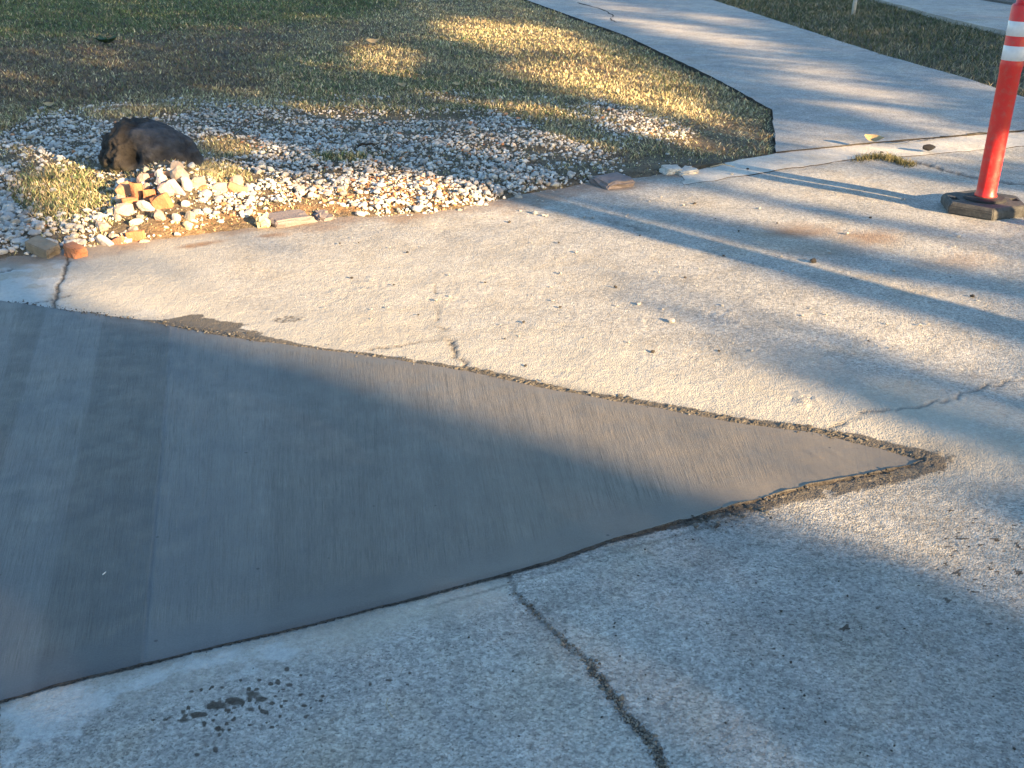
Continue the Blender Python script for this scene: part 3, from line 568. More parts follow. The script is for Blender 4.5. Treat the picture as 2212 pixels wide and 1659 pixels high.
# sample the lawn with a density that follows distance
N = 780000
q = rng.uniform(0, 1, N); yb = 4.2 * (19.2 / 4.2) ** q; xb = rng.uniform(-.56, .25, N) * (yb + .8)
zb, ds, dd, ins = terrain(xb, yb, True); ub, vb = proj(xb, yb, zb)
dens = GRASS(ub, vb) * sstep(.25, .45, fbm(xb * 5, yb * 5, 17) + .12 * GRASS(ub, vb) + .05 + .15 * Z_BROWN(ub, vb)) * (.6 + .4 * sstep(9.5, 7, yb) + .3)
keep = ins & (dd > .008 + .03 * rng.uniform(0, 1, N)) & (ds > .02) & (rng.uniform(0, 1, N) < dens * .62)
xb, yb, zb, ub, vb = (a[keep] for a in (xb, yb, zb, ub, vb))
br = Z_BROWN(ub, vb); mul = np.exp(-((ub - 1560) / 150) ** 2 - ((vb - 290) / 45) ** 2)
Lb = rng.uniform(.014, .042, len(xb)) * (.6 + .4 * sstep(.1, .6, GRASS(ub, vb))) * (1 + .15 * br) * (1 + .35 * sstep(.6, .9, Z_GREEN(ub, vb))); lean = np.clip(rng.uniform(.25, .95, len(xb)) + .10 * br + .4 * mul, 0, .985)
Wb = (.0018 + .0006 * yb) * rng.uniform(.7, 1.3, len(xb))
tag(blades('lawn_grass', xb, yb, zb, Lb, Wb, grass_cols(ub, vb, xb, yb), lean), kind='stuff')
N = 90000
yv = rng.uniform(7.5, 19.5, N); xv = rng.uniform(1.8, 8.6, N); kp = inpoly(xv, yv, VERGE) & (pldist(xv, yv, VERGE) > .02); xv, yv = xv[kp], yv[kp]
uv_, vv_ = proj(xv, yv, .05); fr = sstep(1950, 2200, uv_) * sstep(90, 150, vv_)
pal = np.array([[.08, .10, .045], [.19, .17, .095], [.36, .30, .19]]); ii = np.clip((rng.uniform(0, 1, len(xv)) * 2.3 + fr * .9 + (fbm(xv * 2, yv * 2, 18) - .5) * 1.2).astype(int), 0, 2)
tag(blades('verge_grass', xv, yv, -.024 + .03 * fbm(xv * 2, yv * 2, 6), rng.uniform(.03, .075, len(xv)), (.0025 + .0005 * yv), pal[ii] * rng.uniform(.6, 1.3, (len(xv), 1)), rng.uniform(.3, .97, len(xv))), kind='stuff')

# ------------------------------------------------------------------ white stones of the bed
N = 125000
q = rng.uniform(0, 1, N); ys = 4.3 + 5.2 * q; xs = rng.uniform(-.60, .22, N) * (ys + .6)
zs, ds, dd, ins = terrain(xs, ys, True); us, vs = proj(xs, ys, zs)
dn = GRAVEL(us, vs); dn = dn * sstep(.34, .66, 1.25 * (fbm(xs * 5, ys * 5, 19) - .5) + .5 + .26 * dn)
keep = (ds > -.03) & (rng.uniform(0, 1, N) < dn * .8); xs, ys, zs, us, vs = (a[keep] for a in (xs, ys, zs, us, vs))
sz = np.clip(rng.gamma(2.8, .0026, len(xs)), .0030, .024) * (1.15 - .13 * (ys - 4.7)) * np.where(us < 170, 1.15, 1)
pos = np.stack([xs, ys, zs + sz * .2 + rng.uniform(0, .012, len(xs)) * (dn[keep] > .6)], -1)
rr = rng.uniform(0, 1, len(xs)); red = Z_RED(us, vs)
C = np.where((rr < .74)[:, None], np.array([.56, .535, .49]), np.where((rr < .86)[:, None], np.array([.36, .335, .31]), np.where((rr < .95)[:, None], np.array([.56, .44, .34]), np.array([.22, .19, .17]))))
C = np.where((rng.uniform(0, 1, len(xs)) < red * .4 + .02)[:, None], np.array([.50, .24, .12]), C) * rng.uniform(.6, 1.2, (len(xs), 1))
infr = (us > -30) & (vs > 200) & (us < 1600); show = np.where(infr, sz / ys, 0); big = np.argsort(-show)[:300]; rest = np.ones(len(xs), bool); rest[big] = False
tag(scatter_rocks('gravel', pos[rest], sz[rest], C[rest], M_stone, .7), kind='stuff')
STV = []
for i in range(24):
    V, F = rock_base(2, 40 + i, .10)
    cc = [(.52, .505, .475), (.47, .455, .43), (.36, .34, .32), (.46, .38, .30)][0 if i < 12 else 1 if i < 17 else 2 if i < 21 else 3]
    cc = np.array(cc) * random.uniform(.85, 1.12)
    STV.append(mesh_np('white_stone', V * np.array([1.05, .85, .62]), F, M_stone, False, {'Col': ('FLOAT_COLOR', np.tile([*cc, 1], (len(V), 1)))}, link=False))
for k, i in enumerate(big):
    o = link_mesh('white_stone', STV[k % 24], None, pos[i] + [0, 0, sz[i] * .15]); o.scale = (sz[i] * 1.05,) * 3
    o.rotation_euler = (random.uniform(-.5, .5), random.uniform(-.5, .5), random.uniform(0, 6.28))
    kk = 0 if k % 24 < 17 else 1 if k % 24 < 21 else 2
    tag(o, ('small white landscaping stone lying near the front of the gravel bed', 'small grey stone lying among white ones near the front of the gravel bed', 'small tan stone lying among white ones near the front of the gravel bed')[kk], 'stone', ('white', 'grey', 'tan')[kk] + ' stones near the front of the gravel bed')

# ------------------------------------------------------------------ rubble heap in front of the boulder
def rm(name, c, c2): return m_plain(name, c, .9, .2, 25, 70, .006, .2, c2)
RC = {'cream': rm('cream_rubble', (.40, .325, .26), (.32, .245, .19)), 'white': rm('white_rubble', (.42, .39, .355), (.34, .315, .29)), 'lilac': rm('lilac_rubble', (.36, .33, .33), (.31, .28, .28)), 'pink': rm('pink_rubble', (.41, .285, .235), (.34, .235, .195)),
      'orange': rm('orange_rubble', (.42, .165, .075), (.36, .15, .08)), 'peach': rm('peach_rubble', (.42, .225, .135), (.35, .19, .115)), 'red': rm('red_rubble', (.42, .16, .095), (.36, .15, .10)), 'tan': rm('tan_rubble', (.33, .28, .22), (.28, .24, .19)), 'yellow': rm('yellow_rubble', (.55, .46, .27), (.47, .39, .24))}
RUB = [(1070, 120, 150, 130, 'cream', 'cream stone chunk on the very top of the rubble heap'), (1110, 230, 230, 230, 'cream', 'large cream stone block just below the top of the rubble heap'),
 (850, 220, 110, 110, 'white', 'pointed whitish chunk at the back of the rubble, left of the top block'), (880, 300, 130, 150, 'lilac', 'pale lilac chunk left of the large cream block in the rubble'),
 (965, 215, 90, 60, 'peach', 'small peach topped fragment between pointed white chunk and top block'), (920, 440, 160, 180, 'pink', 'pale pink rounded block standing above the bright orange brick lump'),
 (880, 590, 170, 160, 'orange', 'bright orange brick lump in the centre of the rubble heap'), (1070, 410, 240, 90, 'lilac', 'long greyish lilac slab leaning down from the large cream block'),
 (1200, 350, 130, 180, 'white', 'whitish upright chunk right of the leaning lilac slab'), (1350, 330, 170, 170, 'cream', 'cream chunk at the upper right of the rubble, next to the yellow grass'),
 (1410, 400, 90, 60, 'orange', 'small orange chip on the right side of the rubble, below a cream chunk'), (1440, 470, 150, 110, 'lilac', 'lilac grey chunk on the right slope of the rubble heap'),
 (1600, 530, 150, 80, 'lilac', 'flat pale lilac piece at the right foot of the rubble heap'), (1650, 390, 210, 130, 'cream', 'wide cream chunk right of the lilac grey chunk'),
 (1840, 310, 140, 120, 'pink', 'pale pink chunk at the far right of the rubble, behind the peach brick'), (1850, 430, 200, 110, 'peach', 'triangular peach brick fragment at the far right end of the rubble'),
 (2000, 420, 110, 120, 'lilac', 'rounded grey lilac stone right of the triangular peach brick'), (400, 320, 160, 100, 'white', 'white stone at the upper left corner of the rubble heap'),
 (405, 440, 140, 150, 'peach', 'peach brick fragment left of the upright orange brick'), (550, 450, 115, 180, 'orange', 'upright orange brick piece on the left of the rubble heap'),
 (640, 290, 150, 130, 'pink', 'pinkish chunk at the back of the rubble beside a small red chip'), (725, 255, 100, 60, 'red', 'small red chip at the back of the rubble under the boulder'),
 (680, 380, 100, 90, 'cream', 'cream chip below the pinkish chunk at the back of the rubble'), (730, 495, 120, 110, 'orange', 'wedge of orange brick left of the pale pink rounded block'),
 (350, 530, 140, 110, 'cream', 'cream white stone at the left edge of the rubble, below the peach brick'), (470, 610, 160, 120, 'orange', 'half buried orange brick above the big cream flat stone'),
 (380, 690, 220, 180, 'cream', 'big flat cream stone at the left of the rubble heap'), (670, 640, 220, 120, 'white', 'rounded white stone left of the bright orange lump'),
 (230, 720, 110, 130, 'tan', 'brownish brick piece at the left rim of the rubble heap'), (600, 770, 100, 70, 'cream', 'small cream chip below the rounded white stone'),
 (540, 840, 170, 90, 'white', 'low whitish stone in the lower middle of the rubble'), (100, 890, 180, 130, 'cream', 'big cream stone at the lower left end of the rubble'),
 (850, 760, 110, 140, 'pink', 'dull pink chunk below the bright orange brick lump'), (1060, 780, 110, 110, 'white', 'roundish white stone in the lower right part of the rubble'),
 (1240, 770, 150, 130, 'tan', 'grey tan block at the lower right, above a yellow stone'), (1210, 880, 130, 90, 'yellow', 'yellowish stone at the lower right, under the grey tan block'),
 (1190, 600, 110, 90, 'white', 'white stone below the leaning lilac slab'), (300, 780, 120, 90, 'cream', 'cream stone below the brownish brick at the left rim'),
 (510, 930, 130, 90, 'cream', 'cream stone at the foot of the rubble, behind the flat orange brick'), (540, 1025, 160, 100, 'orange', 'flat orange brick fragment at the foot of the rubble, on the concrete edge'),
 (320, 1095, 130, 80, 'red', 'red orange brick end lying between two whitish blocks at the kerb edge'), (120, 1100, 240, 110, 'white', 'long white block lying on the concrete edge below the rubble'),
 (640, 1080, 180, 70, 'cream', 'flat cream piece at the front right foot of the rubble')]
for i, (zx, zy, ww, hh, cn, lab) in enumerate(RUB):
    cu_, cv_ = 202.8 + zx * .16667, 341 + zy * .16667; wp, hp = ww * .16667, hh * .16667
    p = T(cu_, cv_ + hp * .38); D = math.hypot(p[1], CAM_H); k = D * .985 / FOC
    bm = bmesh.new(); r = random.Random(100 + i); brick = cn in ('orange', 'peach', 'red') or i in (7, 41)
    if brick: bmesh.ops.create_cube(bm, size=1); bmesh.ops.subdivide_edges(bm, edges=bm.edges[:], cuts=1, use_grid_fill=True)
    else: bmesh.ops.create_icosphere(bm, subdivisions=2, radius=.56)
    for kk in range(3 if brick else 7):     # break faces
        nn = Vector((r.gauss(0, 1), r.gauss(0, 1), r.gauss(0, 1))).normalized(); dpl = r.uniform(.34, .46) if not brick else r.uniform(.42, .62)
        for vv in bm.verts:
            qd = vv.co.dot(nn) - dpl
            if qd > 0: vv.co -= nn * qd
    for vv in bm.verts:
        n = vv.co.copy(); vv.co = n + Vector((r.uniform(-.05, .05), r.uniform(-.05, .05), r.uniform(-.05, .05))) * (1.6 if brick else .9)
    if brick: bmesh.ops.bevel(bm, geom=bm.edges[:], offset=.03, segments=1, affect='EDGES')
    e_ = 1.32 if cn in ('orange', 'peach', 'red', 'pink') else 1.14; sx, sz_ = wp * k * e_, hp * k * e_ * 1.05; sy = .75 * max(min(sx, sz_), .5 * max(sx, sz_))
    for vv in bm.verts: vv.co = Vector((vv.co.x * sx, vv.co.y * sy, vv.co.z * sz_))
    nm = 'brick_fragment' if cn in ('orange', 'peach', 'red') else 'rubble_stone'
    o = obj_bm(nm, bm, RC[cn]); an = {7: .95, 0: .15}.get(i, r.uniform(-.5, .5))
    o.rotation_euler = (r.uniform(-.25, .05), an, r.uniform(-.5, .5)); o.location = (p[0], p[1] + sy * .3, p[2] + sz_ * .27)
    tag(o, lab, 'brick piece' if nm == 'brick_fragment' else 'stone', 'rubble of broken bricks and stones beside the boulder')

# ------------------------------------------------------------------ boulder
def boulder():
    bm = bmesh.new(); bmesh.ops.create_icosphere(bm, subdivisions=6, radius=1); bm.verts.ensure_lookup_table()
    V = np.array([vv.co[:] for vv in bm.verts]); bm.verts.index_update(); F = np.array([[q.index for q in f.verts] for f in bm.faces]); bm.free()
    X, Y, Z = V.T; 
    top = np.interp(X, [-1, -.85, -.62, -.40, -.15, .1, .35, .6, .8, .93, 1], [.36, .58, .86, .99, 1.02, .99, .90, .76, .56, .38, .24])
    rr = np.sqrt(np.clip(1 - X ** 2, 0, 1)); Zn = np.where(Z > 0, Z * np.clip(top / np.maximum(rr, .33), 0, 1.6), Z * .5)
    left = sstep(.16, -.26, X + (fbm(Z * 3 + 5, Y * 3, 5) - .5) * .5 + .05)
    from mathutils import noise as mn
    f1 = np.array([mn.fractal(Vector(q) * 1.6 + Vector((3, 1, 7)), .8, 2.1, 5) for q in zip(X, Y, Z)]) * .5; f2 = np.array([mn.fractal(Vector(q) * 5.5, .7, 2.2, 5) for q in zip(X, Y, Z)]) * .5
    disp = f1 * (.14 + .12 * left) + f2 * (.05 + .07 * left)
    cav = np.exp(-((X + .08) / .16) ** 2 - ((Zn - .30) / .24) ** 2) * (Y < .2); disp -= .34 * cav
    disp -= .10 * np.exp(-((X - .22) / .2) ** 2 - ((Zn - .18) / .10) ** 2) * (Y < .2)
    V2 = np.stack([X, Y * .95, Zn], -1) * (1 + disp)[:, None]
    tone = .5 + f1 + f2 * .8
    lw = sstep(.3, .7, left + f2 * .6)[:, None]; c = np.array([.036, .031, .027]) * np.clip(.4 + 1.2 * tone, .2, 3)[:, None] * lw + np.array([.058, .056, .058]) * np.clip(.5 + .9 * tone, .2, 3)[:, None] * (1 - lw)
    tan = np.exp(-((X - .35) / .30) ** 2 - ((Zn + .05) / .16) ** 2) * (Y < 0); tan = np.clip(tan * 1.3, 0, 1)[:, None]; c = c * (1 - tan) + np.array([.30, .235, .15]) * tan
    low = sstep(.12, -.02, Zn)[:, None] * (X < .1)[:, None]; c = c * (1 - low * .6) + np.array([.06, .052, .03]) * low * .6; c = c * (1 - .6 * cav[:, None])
    return V2 * np.array([.272, .225, .222]), F, np.concatenate([c, np.ones((len(c), 1))], 1)
V, F, C = boulder(); pb = T(303, 366)
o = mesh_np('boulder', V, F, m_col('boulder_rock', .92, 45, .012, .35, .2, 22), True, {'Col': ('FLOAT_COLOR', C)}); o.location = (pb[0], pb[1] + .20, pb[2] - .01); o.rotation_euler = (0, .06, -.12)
tag(o, 'big dark boulder, rough at left and smooth grey at right, on the gravel', 'boulder')

# ------------------------------------------------------------------ loose blocks along the edge of the bed
def block(name, pos, dim, rot, mat, lab, cat, seed=0, bev=.08, jit=.05, parent=None):
    bm = bmesh.new(); bmesh.ops.create_cube(bm, size=1); bmesh.ops.subdivide_edges(bm, edges=bm.edges[:], cuts=2, use_grid_fill=True); r = random.Random(seed)
    for vv in bm.verts: vv.co += Vector([r.uniform(-jit, jit) for _ in range(3)])
    for vv in bm.verts: vv.co = Vector((vv.co.x * dim[0], vv.co.y * dim[1], vv.co.z * dim[2]))
    sh = [e for e in bm.edges if len(e.link_faces) == 2 and e.calc_face_angle() > .6]; bmesh.ops.bevel(bm, geom=sh, offset=min(dim) * bev, segments=2, affect='EDGES')
    o = obj_bm(name, bm, mat); o.location = pos; o.rotation_euler = rot; return tag(o, lab, cat)
M_paver = m_plain('paver_stone', (.21, .175, .165), .9, .25, 20, 60, .006, .2, (.17, .145, .14)); M_tanblock = m_plain('tan_block', (.27, .22, .16), .9, .2, 25)
M_brick = m_plain('orange_brick', (.42, .19, .10), .9, .25, 30, 60, .006, .2, (.36, .15, .08))
p = P(624, 470, .02); q = P(672, 462, .02)
block('flat_paver', (p[0], p[1], .008), (.205, .135, .05), (.05, .03, math.atan2(q[1] - p[1], q[0] - p[0])), M_paver, 'flat purplish grey paver sunk in the soil at the concrete edge', 'paver', 3, .15)
p = P(690, 464, .01); block('worn_paver', (p[0] + .02, p[1], .0), (.085, .13, .035), (.05, .1, .4), M_paver, 'worn paler paver piece at the right end of the sunken flat paver', 'paver', 4, .3, .08)
p = P(565, 484, .02); block('yellow_stone', (p[0], p[1] + .02, .028), (.052, .04, .058), (.2, -.2, .3), RC['yellow'], 'small yellowish stone standing at the left end of the flat paver', 'stone', 5, .25, .10)
p = P(88, 546, .02); block('tan_block', (p[0], p[1] + .03, .034), (.125, .075, .05), (.20, .22, -.45), M_tanblock, 'tilted tan paving block lying at the bed edge on the far left', 'block', 6, .08, .03)
p = P(157, 548, .02); block('brick', (p[0], p[1] + .03, .020), (.085, .055, .062), (.05, .25, -.55), M_brick, 'orange brick end sitting by the crack in the pale concrete', 'brick', 7, .10, .06)
p = P(1322, 392, .02); q = P(1372, 384, .02)
block('flat_stone', (p[0], p[1], .012), (.19, .17, .06), (.06, -.03, .5), M_paver, 'flat grey stone sunk at the bed edge near the broken gutter end', 'stone', 8, .2, .06)
p = P(1450, 366, .02); block('gutter_chunk', (p[0], p[1], .016), (.11, .09, .04), (.1, .06, .35), M_gutter, 'pale broken concrete piece beside the end of the gutter strip', 'concrete piece', 9, .15, .08)
p = P(1505, 372, .02); block('gutter_chunk', (p[0] - .05, p[1] + .06, .008), (.12, .10, .035), (.02, -.1, .3), M_gutter, 'sloping broken concrete lump touching the end of the gutter strip', 'concrete piece', 10, .25, .10)
o = link_mesh('black_lump', STV[13].copy()); o.data.materials[0] = m_plain('dark_clod', (.03, .028, .028), .9); p = P(2008, 320, .03); o.location = (p[0], p[1], .035); o.scale = (.042, .03, .034); tag(o, 'dark clod of dirt on the gutter strip left of the red post', 'clod')

# loose chips on the old concrete
M_chip = m_plain('chip', (.50, .47, .43), .85, .2, 40); M_chipd = m_plain('dark_chip', (.07, .06, .05), .9, .3, 40); PEB = []
for i in range(6):
    me = STV[i].copy(); me.materials.clear(); me.materials.append(M_chip if i < 4 else M_chipd); PEB.append(me)
spots = [(1155, 461, .016, 0), (1175, 466, .011, 0), (1450, 694, .014, 1), (1380, 657, .010, 2), (1757, 566, .020, 4), (1410, 760, .008, 5), (1830, 505, .01, 3), (1790, 545, .011, 1), (1330, 620, .008, 4), (1690, 585, .009, 0), (1480, 600, .007, 5), (1560, 660, .009, 2), (760, 600, .007, 5), (1100, 480, .01, 4), (1280, 470, .009, 3), (1135, 790, .006, 5), (1500, 440, .01, 4), (1640, 450, .009, 1), (1880, 470, .008, 5), (2070, 510, .011, 1), (1950, 430, .009, 2), (1580, 377, .014, 0), (1615, 366, .012, 4), (1905, 330, .012, 5), (1930, 585, .008, 3), (2100, 640, .01, 4), (880, 545, .007, 4), (1210, 590, .008, 2), (1048, 610, .006, 5), (1245, 545, .008, 1)]
spots += [(random.uniform(700, 2200), random.uniform(470, 760), random.uniform(.003, .007), random.randrange(6)) for _ in range(70)] + [(random.uniform(1100, 1500), random.uniform(425, 470), random.uniform(.005, .009), random.randrange(4)) for _ in range(18)]
spots += [(random.uniform(1000, 2200), random.uniform(1130, 1640), random.uniform(.002, .004), random.randrange(4, 6)) for _ in range(40)]
for (a, b, s_, k) in spots:
    p = P(a, b, .004)
    if terrain(p[:1], p[1:2], True)[1][0] > -.02 or inpoly(p[:1], p[1:2], PATCH)[0]: continue
    o = link_mesh('pebble', PEB[k], None, (p[0], p[1], .003 + s_ * .3)); o.scale = (s_,) * 3; o.rotation_euler = (random.uniform(-.3, .3), random.uniform(-.3, .3), random.uniform(0, 6.3))
    tag(o, 'tiny pale stone chip lying loose on the old concrete' if k < 4 else 'tiny dark crumb lying loose on the old concrete', 'pebble', 'pale chips strewn on the old concrete' if k < 4 else 'dark crumbs strewn on the old concrete')

# ------------------------------------------------------------------ leaves, tufts, twigs, stake
def leaf_mesh(bm, c, L, W, ang, curl=.4, tilt=.3, seg=5, pitch=0):
    r = []; R = Euler((tilt, pitch, ang)).to_matrix()
    for i in range(seg + 1):
        t = i / seg; ww = W * math.sin(math.pi * min(.97, max(.04, t)) ** .9); zz = curl * L * (t - .5) ** 2
        r.append([bm.verts.new(Vector(c) + R @ Vector(((t - .5) * L, s * ww * .5, zz + abs(s) * ww * .18))) for s in (-1, 0, 1)])
    for a, b in zip(r[:-1], r[1:]):
        for k in range(2): bm.faces.new((a[k], a[k + 1], b[k + 1], b[k]))
M_dry = m_plain('dry_leaf', (.42, .32, .17), .8, .25, 40, 40, .003, .25, (.30, .21, .11)); M_green = m_plain('weed_leaf', (.045, .085, .035), .6, .2, 40, 0)
M_twig = m_plain('twig', (.05, .035, .025), .9); M_strawm = m_plain('straw', (.42, .36, .24), .8, .15); M_stakem = m_plain('white_stake', (.55, .54, .50), .7, .12)
def one_leaf(u, v, z0, L, W, ang, lab, name='dry_leaf', mat=None, curl=.9, tilt=.35, bed=False):
    p = T(u, v) if bed else P(u, v, z0); bm = bmesh.new(); leaf_mesh(bm, (0, 0, 0), L, W, ang, curl, tilt); o = obj_bm(name, bm, mat or M_dry, None, True); o.location = (p[0], p[1], p[2] + .018 + abs(tilt) * W * .4); return tag(o, lab, 'leaf')
one_leaf(1888, 314, .026, .125, .085, -.7, 'curled yellowish dead leaf on the gutter strip beside a grass tuft')
one_leaf(805, 99, 0, .13, .10, .3, 'pale dead leaf lying in the lawn in the sunlit upper part', bed=True)
one_leaf(867, 194, 0, .085, .07, .9, 'pale dead leaf at the lawn edge just above the gravel', bed=True)
one_leaf(987, 190, 0, .06, .05, .2, 'small whitish dead leaf at the lawn edge right of another leaf', bed=True)
one_leaf(1065, 184, 0, .06, .05, .2, 'tiny pale leaf in the grass below the bright sunlit straw', bed=True)
one_leaf(107, 236, 0, .075, .06, .5, 'white leaf at the lawn edge on the far left above the gravel', bed=True)
# grass tuft in the joint
tp = np.array([P(a + rng.normal(0, 5), b + rng.normal(0, 2.5), .012) for a, b in [(1836 + 140 * t, 348 - 13 * math.sin(math.pi * min(1, t * 1.15)) + (6 * t)) for t in rng.beta(2, 1.6, 900)]])
pal = np.array([[.07, .075, .03], [.12, .11, .045], [.20, .17, .08]])
o = blades('grass_tuft', tp[:, 0] - tp[:, 0].mean(), tp[:, 1] - tp[:, 1].mean(), np.zeros(len(tp)), rng.uniform(.02, .05, len(tp)), np.full(len(tp), .004), pal[rng.integers(0, 3, len(tp))] * rng.uniform(.6, 1.2, (len(tp), 1)), rng.uniform(.3, .95, len(tp)))
o.location = (tp[:, 0].mean(), tp[:, 1].mean(), .006); tag(o, 'low dull green grass tuft growing in the joint below the gutter strip', 'grass tuft')
# weed in the brown grass
p = T(230, 96); rt = empty('weed', p); tag(rt, 'dark green weed rosette in the brown dead grass at the upper left', 'plant')
for k in range(16):
    bm = bmesh.new(); L = random.uniform(.08, .15); a = k * 2.4 + random.uniform(-.3, .3); leaf_mesh(bm, (math.cos(a) * L * .55, math.sin(a) * L * .55, .025 + .03 * random.random()), L, L * .42, a, .5, 0, 4, -random.uniform(.1, .6)); obj_bm('leaf', bm, M_green, rt, True)
def twig(name, pts, r0, r1, mat, lab, cat, parent=None, loc=(0, 0, 0)):
    bm = bmesh.new(); rows = []
    for i, q in enumerate(pts):
        q = Vector(q); d = (Vector(pts[min(i + 1, len(pts) - 1)]) - Vector(pts[max(i - 1, 0)])).normalized(); a = d.orthogonal().normalized(); b = d.cross(a); r = r0 + (r1 - r0) * i / (len(pts) - 1)
        rows.append([bm.verts.new(q + (a * math.cos(k * math.pi / 4) + b * math.sin(k * math.pi / 4)) * r) for k in range(8)])
    for a, b in zip(rows[:-1], rows[1:]):
        for k in range(8): bm.faces.new((a[k], a[(k + 1) % 8], b[(k + 1) % 8], b[k]))
    bm.faces.new(rows[0][::-1]); bm.faces.new(rows[-1]); o = obj_bm(name, bm, mat, parent, True); o.location = loc
    if lab: tag(o, lab, cat)
    return o
p = T(790, 320); twig('twig', [(-.05, 0, .01), (-.02, .005, .025), (.01, 0, .022), (.04, -.005, .03), (.055, 0, .016)], .008, .004, M_twig, 'short black twig on the white gravel above the yellow green grass', 'twig', None, p)
p = P(838, 1512, .006); q = P(842, 1552, .006); twig('straw', [(0, 0, .003), ((q[0] - p[0]) * .3 - .004, (q[1] - p[1]) * .4, .006), ((q[0] - p[0]) * .6, (q[1] - p[1]) * .7, .005), (q[0] - p[0] + .006, q[1] - p[1], .002)], .0011, .0007, M_strawm, 'thin pale straw lying on the grey concrete near the bottom edge', 'straw', None, p)
p = P(222, 1242, .011); q = P(229, 1236, .011); twig('paper_fleck', [(0, 0, .001), (q[0] - p[0], q[1] - p[1], .001)], .0012, .001, m_plain('white_fleck', (.7, .7, .66), .7, .05), 'tiny white fleck on the smooth fresh concrete at lower left', 'fleck', None, p)
p = P(1843, 27, .03); twig('marker_stake', [(0, 0, -.05), (.012, 0, .2), (.03, 0, .55)], .028, .026, M_stakem, 'thin white marker stake standing in the grass verge at the top', 'stake', None, p)
# dry stalks and debris along the lawn edges
for k, (a, b, L, an, mt, lab) in enumerate(((870, 388, .16, .3, M_twig, 'brown dry stalk lying on sunlit gravel right of centre'), (905, 398, .11, -.4, M_twig, 'short brown stalk lying below another stalk on the sunlit gravel'), (450, 385, .22, -.6, M_strawm, 'long pale grass stalk leaning from the boulder\'s right end'), (1560, 372, .14, .1, M_strawm, 'pale straw lying on the concrete below the gutter strip end'))):
    p = T(a, b) if b != 372 else P(a, b, .01); c, s_ = math.cos(an) * L / 2, math.sin(an) * L / 2; twig('stalk', [(-c, -s_, .03), (0, .006, .045), (c, s_, .028)], .004, .002, mt, lab, 'stalk', None, p)

# ------------------------------------------------------------------ traffic delineators
M_red = NT('red_plastic'); _n = M_red.noise(6, 5, .6); M_red = (lambda t: (t.bump(t.noise(90, 3, .6), .0006), t.fin(t.mix(t.math('MULTIPLY', t.rng(t.noise(38, 6, .75),   .50, .68), .5), t.mix(t.rng(_n, .4, .7), (.60, .012, .010), (.48, .018, .014)), (.30, .10, .08)), t.rng(t.noise(14, 5, .6), .3, .7, .36, .55), .5))[1])(M_red)
t = NT('reflective_sheet'); ck = t.vor(60, feat='F1'); M_refl = t.fin(t.scale(t.mix(t.noise(9, 5, .6), (.60, .62, .63), (.48, .50, .52)), t.rng(ck.outputs['Distance'], 0, .8, .92, 1.05)), .35, .6)
M_rub = m_plain('rubber', (.045, .045, .044), .85, .25, 18, 120, .003, .25, (.10, .095, .085)); M_rubd = m_plain('dark_rubber', (.03, .03, .032), .8, .2, 25)
